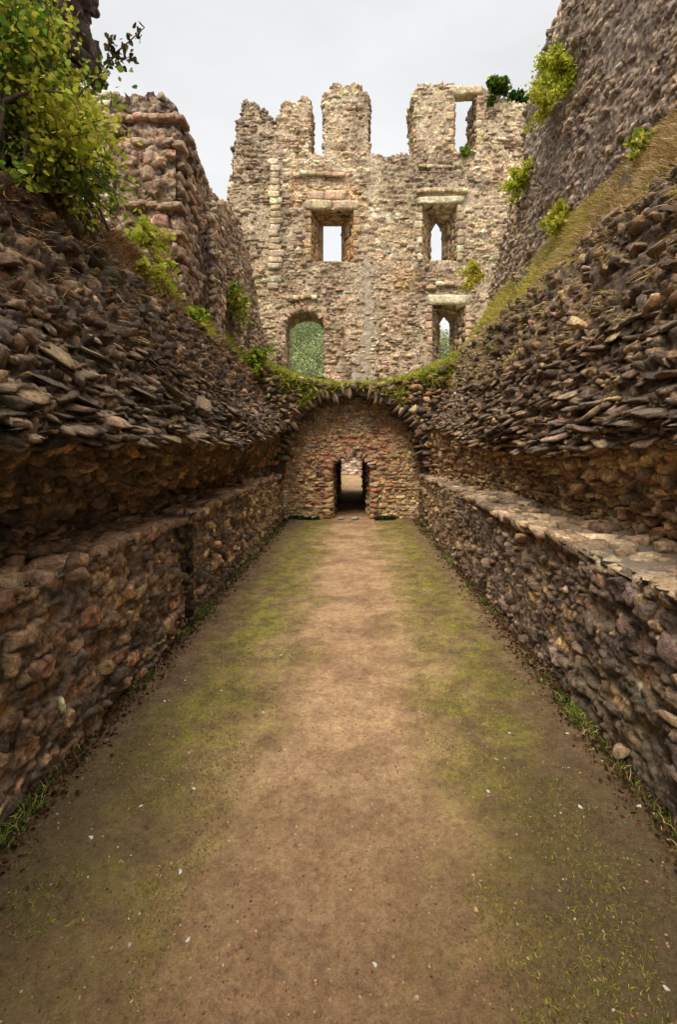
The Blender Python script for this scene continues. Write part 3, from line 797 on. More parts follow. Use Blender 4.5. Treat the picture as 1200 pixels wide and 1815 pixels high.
for k_, (hf, hb) in H.items():
    for i in range(len(hf)):
        A0, A1 = np.array([hf[i][0], FY, hf[i][1]]), np.array([hf[(i+1) % len(hf)][0], FY, hf[(i+1) % len(hf)][1]])
        B0, B1 = np.array([hb[i][0], FY+FT, hb[i][1]]), np.array([hb[(i+1) % len(hf)][0], FY+FT, hb[(i+1) % len(hf)][1]])
        L_ = max(np.linalg.norm(A1-A0), .02)
        if L_ < .05: continue
        fr_ = lambda u, v: (A0*(1-v/FT)+B0*v/FT)*(1-u/L_)+(A1*(1-v/FT)+B1*v/FT)*u/L_
        if L_ > .5: courses(sr, fr_, .0, L_, .02, FT-.1, (.10, .26), (.14, .32), .10, .010, lambda p: (FO if k_ == 'square' or rng.random() < .4 else FA)(), None, jit=.05, skip=.06, sink=.30, wav=0)
        else: courses(sr, fr_, .0, L_-.02, .02, FT-.1, (max(L_*.9, .06), max(L_, .07)), (.14, .32), .10, .010, lambda p: FA(), None, jit=.05, skip=.06, sink=.30, wav=0)
sr.build('window_reveals', M_fac, fac, 'lo')
# dressed openings: jamb stones and lintels
def block(st, x0, y0, x1, y1, depth, proud, colf, jit=.01):
    a, b = px(x0, y1, FY); c, d = px(x1, y0, FY)
    U, V, N = rotf(np.array([1., 0, 0]), np.array([0, 0, 1.]), np.array([0, -1., 0]), rng.normal()*jit, 0, 0)
    st.add(np.array([(a+c)/2, FY-proud+depth/2, (b+d)/2]), U, V, N, c-a, d-b, depth, colf(None))
def surround(name, label, lint, jambs, colf=FO):
    w = thing('dummy', '', '') if False else None
    s = Stones(); 
    for b in jambs: block(s, *b, .32, rng.uniform(.02, .06), colf, .03)
    o = s.build(name, M_fac, fac, 'blk'); o['label'] = label
    if lint:
        s2 = Stones()
        for b in lint: block(s2, *b, .40, .09, FA, .012)
        s2.build('lintel', M_fac, o, 'blk')
    return o
def jb(x0, x1, y0, y1, side, n):
    r = []; ys_ = np.linspace(y0, y1, n+1)
    for k in range(n):
        w = rng.uniform(5, 13); r.append((x0-w, ys_[k], x0+1.5, ys_[k+1]-.6)); w = rng.uniform(5, 13); r.append((x1-1.5, ys_[k], x1+w, ys_[k+1]-.6))
    return r
surround('window', 'square broken window with a splayed ochre surround', [(540, 357, 588, 373), (588, 358, 636, 373), (545, 342, 575, 356), (576, 340, 612, 357)], jb(550, 628, 374, 466, 0, 7))
surround('window', 'upper narrow lancet window under a pale flat lintel', [(738, 351, 822, 363)], jb(747, 812, 364, 464, 0, 7), FA)
surround('window', 'lower narrow lancet window half hidden by the grassy bank', [(757, 524, 834, 541)], jb(764, 827, 542, 640, 0, 7), FPk)
surround('window', 'tall rectangular opening in the highest corner of the wall', [(797, 155, 826, 171), (825, 156, 855, 170)], jb(803, 846, 172, 272, 0, 7), FA)
s = Stones()
for k in range(11):        # voussoirs round the doorway arch
    a = math.pi*(k+.5)/11; c = px(540+40*math.cos(a), 579-31*math.sin(a), FY)
    rd = unit(np.array([40*math.cos(a), 0, 31*math.sin(a)])); U = np.cross(rd, [0, -1., 0])
    s.add(np.array([c[0], FY+.08, c[1]]), U, rd, np.cross(U, rd), .21, .26, .32, FPk())
for b in jb(505, 575, 582, 700, 0, 9): block(s, *b, .3, .03, FPk, .02)
o = s.build('doorway_surround', M_fac, fac, 'hi')
# string courses and relieving ledges that throw the dark lines above the openings
s = Stones()
def ledge(pts, t=6, proud=.12):
    for (xa, ya), (xb, yb) in zip(pts[:-1], pts[1:]):
        L = abs(xb-xa); m = max(1, round(L/13))
        for k in range(m):
            x0 = xa+(xb-xa)*k/m; x1 = xa+(xb-xa)*(k+1)/m; y = ya+(yb-ya)*(k+.5)/m; block(s, x0, y-t, x1, y, .3, proud*rng.uniform(.7, 1.2), FA, .05)
ledge([(508, 531), (530, 534), (540, 530), (562, 533)], 7); ledge([(520, 318), (545, 313), (575, 316), (612, 316)], 7, .14)
ledge([(738, 346), (775, 343), (828, 345)], 7, .14); ledge([(755, 516), (772, 512), (788, 505), (804, 511), (832, 513)], 7, .13); ledge([(742, 298), (800, 300)], 5, .06)
s.build('string_course', M_fac, fac, 'blk')

# ------------------------------------------------------------------ end wall of the passage with the little doorway
EY = 12.14
DZ = arched(590, 811, 656, 930, EY, rise=18)
NH = rectp(561, 836, 572, 847, EY)
ew = thing('end_wall', 'rubble wall closing the path, patched with red brick round its little arched doorway', 'wall', (0, EY, 0))
eo = [(-2.6, -.1), (2.6, -.1), (2.6, 3.7), (1.8, 3.45), (.8, 3.2), (0, 3.16), (-.8, 3.2), (-1.8, 3.45), (-2.6, 3.7)]
slab('wall_core', eo, [(DZ, DZ), (NH, NH)], lambda a, b, d: (a, EY+.06+d, b), .55, plain_mat('earthy_mortar', (.30, .215, .14), (.44, .33, .215)), ew)
EA = pal([(204, 170, 124), (186, 152, 110), (218, 188, 142), (158, 128, 94), (190, 160, 112)], None, .2)
EB = pal([(186, 122, 92), (172, 112, 86), (194, 138, 104), (158, 108, 88)], None, .2)
ED = pal([(168, 144, 128), (148, 126, 114), (186, 160, 134), (130, 110, 102)], None, .2)
def ecol(p):
    x = VPX+p[0]*FPX/EY; y = VPY-(p[2]-EYE)*FPX/EY; r = rng.random()
    n = float(fbm(np.array([p[0]*2., p[2]*2., 4.]), 3))
    brick = (650 < x < 690 and 745 < y < 905 and n > .40) or (555 < x < 592 and 780 < y < 900 and n > .46) or (600 < x < 665 and 765 < y < 812 and n > .45) or (665 < x < 705 and 750 < y < 775)
    if brick and r < .6: return EB()
    if y < 765: return ED() if r < .7 else EA()
    return EA() if r < .88 else EB()
def emask(a, b, w, h):
    return not any(inpoly(a+dx*w*.42, b+dz*h*.4, q) for q in (DZ, NH) for dx in (-1, 0, 1) for dz in (-1, 1)) and inpoly(a, b, eo)
s = Stones(); courses(s, lambda u, v: np.array([u, EY, v]), -2.0, 2.0, 0, 3.3, (.06, .2), (.035, .085), .14, .018, ecol, emask, jit=.10, sink=.34, keep=.3)
field('facing', lambda u, v: np.array([u, EY, v]), -2.0, 2.0, 0, 3.3, .016, (.06, .2), (.04, .09), ecol, (.30, .22, .14), M_end, ew, lambda a, b: ~vin(a, b, DZ) & ~vin(a, b, NH), .018, .03, .014, .04, .0)
s.build('masonry', M_end, ew, 'hi')
s = Stones()
for k in range(12):
    a = math.pi*(k+.5)/12; c = px(623+38*math.cos(a), 829-24*math.sin(a), EY); rd = unit(np.array([38*math.cos(a), 0, 26*math.sin(a)])); U = np.cross(rd, [0, -1., 0])
    s.add(np.array([c[0], EY+.04, c[1]]), U, rd, np.cross(U, rd), .10, .20, .26, EB() if rng.random() < .45 else ED())
for k in range(9):
    z = .08+k*.135
    for sx, X in ((-1, DZ[0][0]), (1, DZ[1][0])):
        w = rng.uniform(.14, .3); s.add(np.array([X+sx*w/2, EY+.05, z]), *rotf(np.array([1., 0, 0]), np.array([0, 0, 1.]), np.array([0, -1., 0]), rng.normal()*.03, 0, 0), w, .13, .26, (EB if (rng.random() < .35) else EA)())
s.build('doorway_surround', M_end, ew, 'hi')

# remaining ring of the vault in front of the end wall
av = thing('vault_arch', 'last standing ring of the vault over the end wall, dark stones topped with green grass', 'arch', (0, 11.9, 1.3))
s = Stones(); RC, RR = (-.02, 1.38), 1.66
VA = pal([(132, 110, 92), (112, 92, 78), (152, 128, 104), (92, 78, 68)], None, .25)
for Yk in np.arange(11.62, 12.1, .16):
    for k in range(58):
        a = math.pi*(k+.5)/58+rng.normal()*.03
        if rng.random() < .16: continue
        rd = np.array([math.cos(a), 0, math.sin(a)]); U = np.cross(rd, [0, -1., 0])
        rr = RR+.13+rng.normal()*.06
        A = rotf(U, rd, np.cross(U, rd), rng.normal()*.16, rng.normal()*.12, rng.normal()*.16)
        s.add(np.array([RC[0]+rr*rd[0], Yk+rng.normal()*.03, RC[1]+rr*rd[2]]), *A, .095*rng.uniform(.7, 1.15), .32*rng.uniform(.45, 1.2), .19, VA())
s.build('voussoir', M_dark, av, 'lo')
# rubble filling between the ring and the haunches
def spand(u, v): return np.array([u, 11.63, v])
for sg in (-1, 1):
    s = Stones()
    smask = lambda a, b, w, h: math.hypot(a-RC[0], b-RC[1]) > RR+.20 and b < ridge(a)+.02 and 0 < a*sg < 2.7
    rubble(s, spand, -2.7, 2.7, 1.1, 4.2, (.08, .2), lambda p: VA() if rng.random() < .6 else EA(), 2.2, .05, (.4, .8), .3, smask)
    s.build('spandrel', M_dark, av, 'lo')
def ring(u, v):
    a = math.pi*u; return np.array([RC[0]-(RR+.03)*math.cos(a), 11.64+.6*v, RC[1]+(RR+.03)*math.sin(a)])
grid_sheet('mortar_core', ring, 0, 1, 60, 0, 1, 5, M_mortar, av, .05)
sp_o = [(-2.9, 1.), (-1.75, 1.0)]+[(RC[0]-(RR+.05)*math.cos(math.pi*k/24), RC[1]+(RR+.05)*math.sin(math.pi*k/24)) for k in range(25)]+[(1.75, 1.), (2.9, 1.)]+[(x, ridge(x)-.02) for x in np.linspace(2.9, -2.9, 24)]
slab('spandrel_core', sp_o, [], lambda a, b, d: (a, 11.665+d, b), .46, M_bedW, av)

# vaulted tunnel behind the doorway
ps = thing('tunnel', 'dark tunnel behind the little doorway, opening on a sunlit path', 'tunnel', (0, 13, 0))
PA = pal([(190, 164, 130), (172, 146, 114), (206, 180, 146)], None, .15)
for sx, X in ((-1, -.66), (1, .50)):
    f = (lambda u, v: np.array([-.66, 19.4-u, v])) if sx < 0 else (lambda u, v: np.array([.50, 12.7+u, v]))
    s = Stones(); courses(s, f, 0, 6.7, 0, 2.0, (.12, .3), (.08, .15), .16, .025, lambda p: PA()); s.build('side_wall', M_bench, ps, 'lo')
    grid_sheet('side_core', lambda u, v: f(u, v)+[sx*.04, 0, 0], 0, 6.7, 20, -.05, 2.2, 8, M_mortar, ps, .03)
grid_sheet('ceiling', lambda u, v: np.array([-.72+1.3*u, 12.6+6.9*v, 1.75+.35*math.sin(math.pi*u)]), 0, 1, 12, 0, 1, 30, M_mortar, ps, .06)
slab('rear_wall', [(-7, -.1), (-.66, -.1), (-.66, 1.75), (-.08, 2.05), (.5, 1.75), (.5, -.1), (8, -.1), (8, 4.6), (-7, 4.6)], [], lambda a, b, d: (a, 19.3+d, b), .5, M_facmortar, ps)

# wall beyond, seen through the tunnel
bw = thing('boundary_wall', 'distant stone wall with a pale patch, glimpsed beyond the tunnel', 'wall', (0, 29.5, 0))
bo = [(-6, -.1), (6, -.1), (6, 3.4), (2, 3.6), (-3, 3.3), (-6, 3.5)]; bh = arched(610, 818, 636, 842, 29.5, rise=9)
slab('wall_core', bo, [], lambda a, b, d: (a, 29.5+d, b), .5, M_facmortar, bw)
s = Stones(); courses(s, lambda u, v: np.array([u, 29.5, v]), -3, 3, 0, 3.3, (.25, .5), (.12, .22), .2, .03, lambda p: (FP if p[0] < -.75 or inpoly(p[0], p[2], bh) else FD)(), lambda a, b, w, h: inpoly(a, b, bo))
s.build('masonry', M_fac, bw, 'lo')

# ------------------------------------------------------------------ side ruins, left
LA = pal([(180, 146, 122), (162, 130, 108), (196, 164, 136), (140, 112, 94), (156, 122, 106)], None, .18)
LD = pal([(96, 78, 74), (80, 66, 64), (112, 92, 82), (70, 58, 58)], None, .2)
LW = pal([(192, 164, 134), (172, 144, 116), (208, 182, 150), (146, 120, 98)], None, .18)
# pier
PY = 8.0; PT = .95
pier = thing('ruined_pier', 'tall pinkish ruined pier with a mossy cap, standing above the left bank', 'pier', (-3.5, PY, 4.2))
PO = [(196, 620), (196, 300), (190, 262), (197, 235), (199, 205), (197, 186), (215, 177), (250, 170), (270, 171), (286, 184), (303, 194), (309, 226), (315, 240), (312, 300), (314, 380), (316, 620)]
po = [px(x, y, PY) for x, y in PO]; ppl = lambda a, b, d: (a, PY+d, b)
slab('core', po, [], lambda a, b, d: (a, PY+.08+d, b), PT, M_facmortar, pier)
def pcol(p):
    y = VPY-(p[2]-EYE)*FPX/PY; r = rng.random()
    return LD() if (y < 260 and r < .7) or r < .15 else LA()
def pface(u, v):
    k = 0
    for c_, r_ in ((-3.76, .21), (-3.24, .22)):
        q = 1-((u-c_)/r_)**2
        if q > 0: k = .13*math.sqrt(q)
    return np.array([u, PY-k*(v < 6.9), v])
s = Stones(); courses(s, pface, -4.1, -2.9, 3.6, 7.8, (.14, .30), (.12, .26), .24, .014, pcol, lambda a, b, w, h: inpoly(a, b, po), jit=.035, fill=1.02, sink=.2, keep=.25)
field('facing', pface, -4.1, -2.9, 3.6, 7.8, .02, (.16, .34), (.12, .26), pcol, (.20, .15, .11), M_fac, pier, lambda a, b: vin(a, b, po), .02, .045, .022, .07, .03)
s.build('masonry', M_fac, pier, 'blk')
s = Stones(); edge_stones(s, po, ppl, PT, pcol, (.16, .32), .16, skip=lambda a, b: b < 3.8, prot=.03)
s.build('broken_edge', M_fac, pier, 'hi')
for y_, pr in ((372, .18), (421, .10), (262, .14), (214, .08)):
    s = Stones()
    for x0 in range(199, 312, 14):
        a, b = px(x0, y_, PY); w = 16*PY/FPX
        s.add(np.array([a+w/2, PY-pr+.15+rng.normal()*.012, b+rng.normal()*.01]), *rotf(np.array([1., 0, 0]), np.array([0, 0, 1.]), np.array([0, -1., 0]), rng.normal()*.06, rng.normal()*.05, 0), w*1.1, .09, .34, LA())
    s.build('moulding', M_fac, pier, 'blk')

def side_wall(name, label, XW, sgn, YZ, thick, cf, sz, mat, dens='hi', batter=0., base=(0, 0), prot=.02, jit=.06, bed=None, sink=.33, extra=(), keep=.3, fres=.026, fm=(.20, .155, .12)):
    bed = bed or M_bedW
    """thick wall standing along the passage; sgn=-1 on the left, outline given as (Y, z)"""
    t = thing(name, label, 'wall', (XW, YZ[0][0], base[1]))
    pl = lambda a, b, d: (XW+sgn*(d+batter*(b-4)), a, b)
    core = [p for p in YZ]
    slab('wall_core', core, [], lambda a, b, d: pl(a, b, d+.10), thick, bed, t)
    y0, y1 = min(p[0] for p in YZ), max(p[0] for p in YZ); z0, z1 = min(p[1] for p in YZ), max(p[1] for p in YZ)
    if sgn > 0: f = lambda u, v: np.array(pl(y1-u, v, 0)); m = lambda a, b, w, h: inpoly(y1-a, b, core)
    else: f = lambda u, v: np.array(pl(y0+u, v, 0)); m = lambda a, b, w, h: inpoly(y0+a, b, core)
    s = Stones(); courses(s, f, 0, y1-y0, z0, z1, sz[0], sz[1], .20, prot, cf, m, jit=jit, skip=.05, wav=.05, sink=sink, fill=1.0, keep=keep)
    g0 = (lambda a: y1-a) if sgn > 0 else (lambda a: y0+a)
    field('facing', f, 0, y1-y0, z0, z1, fres, sz[0], sz[1], cf, fm, mat, t, lambda a, b: vin(g0(a), b, core), .034, .045, .022, .055, .0, .05 if sgn > 0 else -.02)
    edge_stones(s, core, pl, thick, cf, (.18, .34), .16, skip=lambda a, b: b < z0+.1, prot=.04)
    s.build('masonry', mat, t, dens)
    for (ya, yb, zt, pr) in extra:        # broken upright piers against the wall face
        o2 = [(ya, 3.8), (yb, 3.8), (yb-.02, zt-.5), (yb-.16, zt-.28), (yb-.20, zt-.05), ((ya+yb)/2, zt), (ya+.1, zt-.12), (ya, zt-.45)]
        p2 = lambda a, b, d: (XW+sgn*(d-pr), a, b)
        slab('pier_core', o2, [], p2, pr+.1, bed, t)
        s = Stones(); ff2 = (lambda u, v: np.array(p2(yb-u, v, 0))) if sgn > 0 else (lambda u, v: np.array(p2(ya+u, v, 0)))
        courses(s, ff2, 0, yb-ya, 3.8, zt, (.10, .26), (.07, .15), .18, .02, cf, (lambda a, b, w, h: inpoly(yb-a, b, o2)) if sgn > 0 else (lambda a, b, w, h: inpoly(ya+a, b, o2)), jit=.06, sink=.3)
        edge_stones(s, o2, p2, pr, cf, (.12, .22), .13, skip=lambda a, b: b < 3.9, prot=.02)
        s.build('broken_pier', mat, t, dens)
    return t
def yz(x, y, XW): Y = FPX*XW/(x-VPX); return (Y, EYE+(VPY-y)*Y/FPX)
side_wall('ruined_wall', 'crumbling wall stepping down from the left pier towards the far wall', -3.05, -1,
          [(8.2, 3.8), (15.95, 3.8)]+[yz(x, y, -3.05) for x, y in ((464, 585), (455, 530), (445, 480), (436, 440), (420, 392), (402, 366), (384, 368), (378, 345), (368, 330), (362, 312), (350, 300), (343, 272), (330, 258), (326, 232), (312, 214))]+[(8.2, 7.6)],
          .9, lambda p: (LW if rng.random() < .55 else LA)() if rng.random() < .88 else LD(), ((.10, .30), (.06, .14)), M_fac, bed=M_facmortar, keep=.4, fm=(.34, .26, .19),
          extra=((9.55, 10.2, 6.75, .30), (11.5, 12.2, 6.25, .26), (13.6, 14.4, 5.7, .24)))
side_wall('ruined_wall', 'dark jagged wall looming at the top left behind the leafy shrub', -3.1, -1,
          [(-1.5, 4.), (4.9, 4.), (5.1, 5.3), (5.35, 5.9), (5.62, 6.25), (5.80, 6.4), (5.92, 6.62), (5.6, 6.72), (5.45, 6.75), (5.5, 6.9), (5.66, 6.95), (5.75, 7.1), (5.7, 7.4), (5.4, 7.7), (4.5, 7.8), (3, 7.6), (1, 7.2), (-1.5, 7)],
          1., lambda p: LD(), ((.18, .5), (.10, .28)), M_dark, prot=.05, jit=.12, bed=M_bedD, keep=.8, fm=(.08, .06, .045))
# pale stump far behind, between shrub and pier
sb = thing('wall_stump', 'small pale masonry stump against the sky left of the pier', 'wall', (-6, 11.5, 3))
so = [px(x, y, 11.5) for x, y in ((152, 620), (152, 178), (160, 166), (186, 166), (190, 182), (194, 212), (205, 260), (205, 620))]
slab('core', so, [], lambda a, b, d: (a, 11.5+d, b), .8, M_facmortar, sb)
s = Stones(); courses(s, lambda u, v: np.array([u, 11.5, v]), -6.5, -5.6, 3.2, 10.4, (.2, .4), (.12, .2), .2, .03, lambda p: FP(), lambda a, b, w, h: inpoly(a, b, so)); s.build('masonry', M_fac, sb, 'lo')

# ------------------------------------------------------------------ right high wall
RA = pal([(170, 148, 134), (152, 132, 122), (186, 164, 146), (132, 114, 108), (160, 136, 116), (186, 162, 138)], None, .32)
RPale = pal([(188, 172, 156), (172, 156, 142), (200, 186, 168)], None, .09)
XW = 3.5
def rcol(p):
    x = VPX+p[0]*FPX/p[1] if p[1] > .5 else 2000; y = VPY-(p[2]-EYE)*FPX/max(p[1], .5); r = rng.random()
    if x < 985-(y-100)*.12 and 60 < y < 370 and r < .8: return RPale()
    if x < 940 and r < .4: return FA()
    return RA()
RO = [(-1.5, 4.4), (12.3, 4.4)]+[yz(x, y, XW) for x, y in ((868, 540), (872, 500), (882, 470), (888, 430), (900, 395), (912, 350), (926, 318), (930, 280), (930, 230), (934, 196), (942, 170), (950, 140), (962, 108), (972, 70), (984, 40), (998, 4), (1010, -30), (1030, -80))]+[(5.5, 10.2), (2, 10.4), (-1.5, 10)]
side_wall('ruined_wall', 'high purple-grey rubble wall rising over the right bank, pale along its far edge', XW, 1, RO, 1.1, rcol, ((.08, .26), (.05, .12)), M_wall, prot=.008, jit=.08, sink=.38, keep=.3, fres=.022, fm=(.24, .195, .155))

# ------------------------------------------------------------------ grass on banks and ridge
def grass(label, f, n, L, cols, up=(0, 0, 1), lean=.5, wd=.012):
    P = np.array([f() for _ in range(n)]); cl = fbm(P*1.6, 3)*.6+fbm(P*5.5, 2)*.4
    keep = cl+rng.normal(size=len(P))*.04 > .46; P = P[keep]; m = len(P)
    D = np.array(up)+rng.normal(size=(m, 3))*lean
    V, F, K = blades(P, D, rng.uniform(L[0], L[1], m), np.full(m, wd), lcols(cols, m), .9)
    return tag(mesh_obj('grass', V, F, M_grass, None, K), label, 'grass', kind='stuff')
U_ = rng.uniform
def rb(y0, y1, v0=0., v1=.38):
    def f():
        Y = y0+(y1-y0)*U_()**1.0; return BR(Y, U_(v0, v1))+[0, 0, -.02]
    return f
def lb(y0, y1, v0=0., v1=.28):
    def f(): return BL(11.95-U_(y0, y1), U_(v0, v1))+[0, 0, -.02]
    return f
grass('dry tan grass fringing the near part of the right bank', rb(1.5, 8, 0, .38), 46000, (.04, .17), G_DRY+G_DRY+[(168, 150, 84), (150, 116, 76)], (-.5, -.1, .7), .45)
grass('yellow-green grass along the far part of the right bank', rb(6.5, 12.3), 30000, (.05, .20), G_YEL+G_DRY+G_BRIGHT[:2], (-.4, -.1, .8), .45)
grass('rust-brown dead grass and fern on the near left bank', lb(1.5, 8), 9000, (.06, .20), G_RUST+[(110, 95, 50)], (.5, -.1, .7), .45)
grass('yellow-green grass on the far part of the left bank', lb(7.5, 12.2), 12000, (.08, .24), G_YEL+G_YEL+G_MID, (.4, -.1, .8), .45)
def rt():
    x = U_(-3.0, 3.1); v = U_()**2.2*.5; p = BT((x+6)/13.5, v); return p-[0, 0, .02]
grass('bright green grass crowning the arch of the end wall', rt, 26000, (.05, .26), G_BRIGHT+G_YEL+G_MID+G_DRY[:1], (0, -.35, .8), .45, .016)
# hanging tufts spilling from the ridge down both ends of the arch
def hang():
    x = U_(.9, 2.4)*(1 if U_() < .7 else -1); return np.array([x, 11.68-U_(0, .1), ridge(x)-U_(-.05, .42)])
def hang2():
    x = U_(-1.3, 1.3); return np.array([x, 11.60-U_(0, .06), RC[1]+math.sqrt((RR+.30)**2-x*x)+U_(-.10, .06)])
grass('fringe of grass hanging over the crown of the arch', hang2, 2600, (.06, .20), G_YEL+G_MID, (0, -.6, .15), .5, .014)
grass('green tufts spilling over the shoulders of the arch', hang, 3500, (.08, .28), G_BRIGHT+G_MID+G_YEL, (0, -.7, .1), .5, .018)

def onr(side, k0, k1):
    f = band(side, k0, k1)
    def g():
        u = U_(2.0, 11.5); return f(u if side < 0 else 11.95-u, U_(0, 1))
    return g
def tufts(label, src, n, per, L, cols, up):
    c = np.array([src() for _ in range(n)]); P = np.repeat(c, per, 0)+rng.normal(size=(n*per, 3))*.035; m = len(P)
    V, F, K = blades(P, np.array(up)+rng.normal(size=(m, 3))*.5, rng.uniform(L[0], L[1], m), np.full(m, .007), lcols(cols, m), 1.)
    return tag(mesh_obj('grass', V, F, M_grass, None, K), label, 'grass', kind='stuff')
tufts('sparse dry tufts and roots hanging among the rubble of the right vault', onr(1, 4, 6), 260, 22, (.06, .18), G_DRY+G_YEL[:1], (-.8, 0, -.2))
tufts('sparse brown tufts and roots hanging among the rubble of the left vault', onr(-1, 4, 6), 260, 22, (.06, .18), G_RUST+G_DRY[:1], (.8, 0, -.2))

# moss blades and litter beside the path
def near_ground(n, xr, yr, p=1.6):
    Y = yr[0]+(yr[1]-yr[0])*rng.random(n)**p; X = xr[0]+(xr[1]-xr[0])*rng.random(n); return np.stack([X, Y, path_z(X, Y)], 1)
P = np.concatenate([near_ground(60000, (-1.6, -.45), (1.2, 11.8)), near_ground(60000, (.45, 1.5), (1.2, 11.8))])
cxs = np.interp(P[:, 1], [1.4, 3.6], [-.24, 0]); dd = np.abs(P[:, 0]-cxs)
keep = (fbm(P*3.1, 4) > .50) & (dd > .5) & (dd < 1.35+.1*rng.normal(size=len(P))) & (rng.random(len(P)) < .75); P = P[keep]; m = len(P)
V, F, K = blades(P, np.array([0, 0, 1.])+rng.normal(size=(m, 3))*.8, rng.uniform(.008, .024, m), np.full(m, .0035), lcols([(128, 126, 40), (108, 112, 36), (145, 140, 58), (92, 100, 36), (130, 112, 62)], m), .7)
tag(mesh_obj('grass', V, F, M_grass, None, K), 'short mossy turf in patches along both edges of the trodden path', 'grass', kind='stuff')
P = near_ground(18000, (-1.7, 1.58), (1.1, 11.8), 1.9); m = len(P); dd = np.abs(P[:, 0]+.05)
kp = rng.random(m) < np.clip(.25+dd*.6, 0, 1); P = P[kp]; m = len(P)
V, F, K = leaves(P+[0, 0, .002], rng.normal(size=(m, 3))*[1, 1, .15], rng.uniform(.004, .014, m), lcols([(130, 92, 60), (110, 78, 52), (138, 102, 68), (90, 64, 44), (150, 114, 78)], m))
tag(mesh_obj('leaf_litter', V, F, M_leaf, None, K), 'brown leaf litter and twigs strewn over the path floor', 'leaf litter', kind='stuff')
m = 15000; sd = rng.random(m) < .5; Y = 1.2+10.6*rng.random(m)**1.4; X = np.where(sd, XL+np.abs(rng.normal(size=m))*.09, XR-np.abs(rng.normal(size=m))*.09)
P = np.stack([X, Y, path_z(X, Y)+rng.random(m)*.015], 1)
V, F, K = leaves(P, rng.normal(size=(m, 3))*[1, 1, .5], rng.uniform(.010, .035, m), lcols([(86, 62, 42), (70, 50, 34), (104, 76, 50), (108, 72, 48), (58, 44, 30)], m))
tag(mesh_obj('leaf_litter', V, F, M_leaf, None, K), 'dark reddish litter drifted against the foot of both low walls', 'leaf litter', kind='stuff')
m = 5200; c_ = 1.4+rng.random(60)*10.4; k = (60*rng.random(m)**1.8).astype(int); sd = (np.arange(60) % 2 == 0)[k]; Y = c_[k]+rng.normal(size=m)*.09; X = np.where(sd, XL+.05+np.abs(rng.normal(size=m))*.04, XR-.05-np.abs(rng.normal(size=m))*.04)
P = np.stack([X, Y, path_z(X, Y)], 1); V, F, K = blades(P, np.array([0, 0, 1.])+rng.normal(size=(m, 3))*.5, rng.uniform(.03, .09, m), np.full(m, .005), lcols(G_MID+G_DRY[:2]+G_DARK, m), .8)
tag(mesh_obj('grass', V, F, M_grass, None, K), 'small ragged grass tufts at the foot of both low walls', 'grass', kind='stuff')
s = Stones(); P = near_ground(3500, (-1.7, 1.58), (1.1, 11.8), 1.7); gp = pal([(150, 114, 80), (134, 100, 70), (164, 130, 94), (112, 84, 60)], None, .15)
for p in P:
    a = rng.uniform(.003, .009)*(1.8 if rng.random() < .03 else 1); A = rotf(np.array([1., 0, 0]), np.array([0, 1., 0]), np.array([0, 0, 1.]), rng.uniform(0, 3), .1, .1)
    s.add(p+[0, 0, a*.15], *A, a*1.4, a, a*.6, gp())
tag(s.build('gravel', M_fac, None, 'lo'), 'fine gravel scattered on the trodden earth', 'gravel', kind='stuff')

# pale chips lying on the ground: countable, one object each
chips = [(903, 1303), (1005, 1310), (1028, 1441), (1133, 1443), (665, 1714), (333, 1677), (320, 1552), (162, 1491), (344, 1406), (250, 1437), (15, 1490), (292, 1251), (467, 1265), (328, 1213), (1180, 1765), (498, 1165), (392, 1232), (505, 1330), (865, 1407), (77, 1424)]
CL = ['brightest white stone chip, on the mossy right side of the floor', 'white stone chip just right of the brightest one, near the right wall', 'whitish chip on the right among grass, nearer than the brightest one',
 'pale chip lying close to the foot of the right wall', 'white stone chip nearest the camera on the bare path', 'elongated white chip nearest the camera left of the path centre', 'tiny white chip at the left edge of the bare path, above the elongated one',
 'white chip on dark litter near the left edge of the floor', 'white chip furthest right in the left moss', 'pale chip in the left moss beside its cluster', 'white chip at the very left edge against the wall',
 'white chip in the far left moss close to the low wall', 'small pale chip on the left border of the bare path, mid-distance', 'smallest white chip beside the far left low wall', 'cream chip in the bottom right corner',
 'furthest pale chip at the left border of the path', 'pale chip in the left moss in the middle distance', 'pale chip on the bare earth left of the path centre', 'dull pale chip in the turf on the right of the path', 'pale chip in the litter at the foot of the near left wall']
M_chip = plain_mat('pale_chip', (.62, .58, .50), (.78, .75, .68), 8, .004, 60)
cp = None
for k, (x, y) in enumerate(chips):
    Y = FPX*EYE/(y-VPY); X = (x-VPX)*Y/FPX; sz = rng.uniform(.012, .02)
    if cp is None:
        s = Stones(); s.add(np.zeros(3), np.array([1., 0, 0]), np.array([0, 1., 0]), np.array([0, 0, 1.]), 1.2, .8, .45, (.6, .6, .6))
        cp = s.build('stone_chip', M_chip, None, 'hi'); o = cp
        tag(o, 'tiny whitish stone chip lying on the bare floor of the ruin', 'stone chip', 'white stone chips scattered on the floor')
    else: o = cp.copy(); C.objects.link(o)
    o['label'] = CL[k]; o.location = (X, Y, float(path_z(X, Y))+sz*.12); o.scale = (sz, sz, sz); o.rotation_euler = (0, 0, rng.uniform(0, 6))
for k, (x, lab) in enumerate(((604, 'left one of the two white stones on the threshold of the little doorway'), (630, 'right one of the two white stones on the threshold of the little doorway'))):
    s = Stones(); c = px(x, 917, EY-.15); s.add(np.array([c[0], EY-.15, .05]), np.array([1., 0, 0]), np.array([0, 1., 0]), np.array([0, 0, 1.]), .17, .12, .06, (.5, .46, .4))
    tag(s.build('threshold_stone', M_bench, None, 'hi'), lab, 'stone', 'white stones on the threshold')
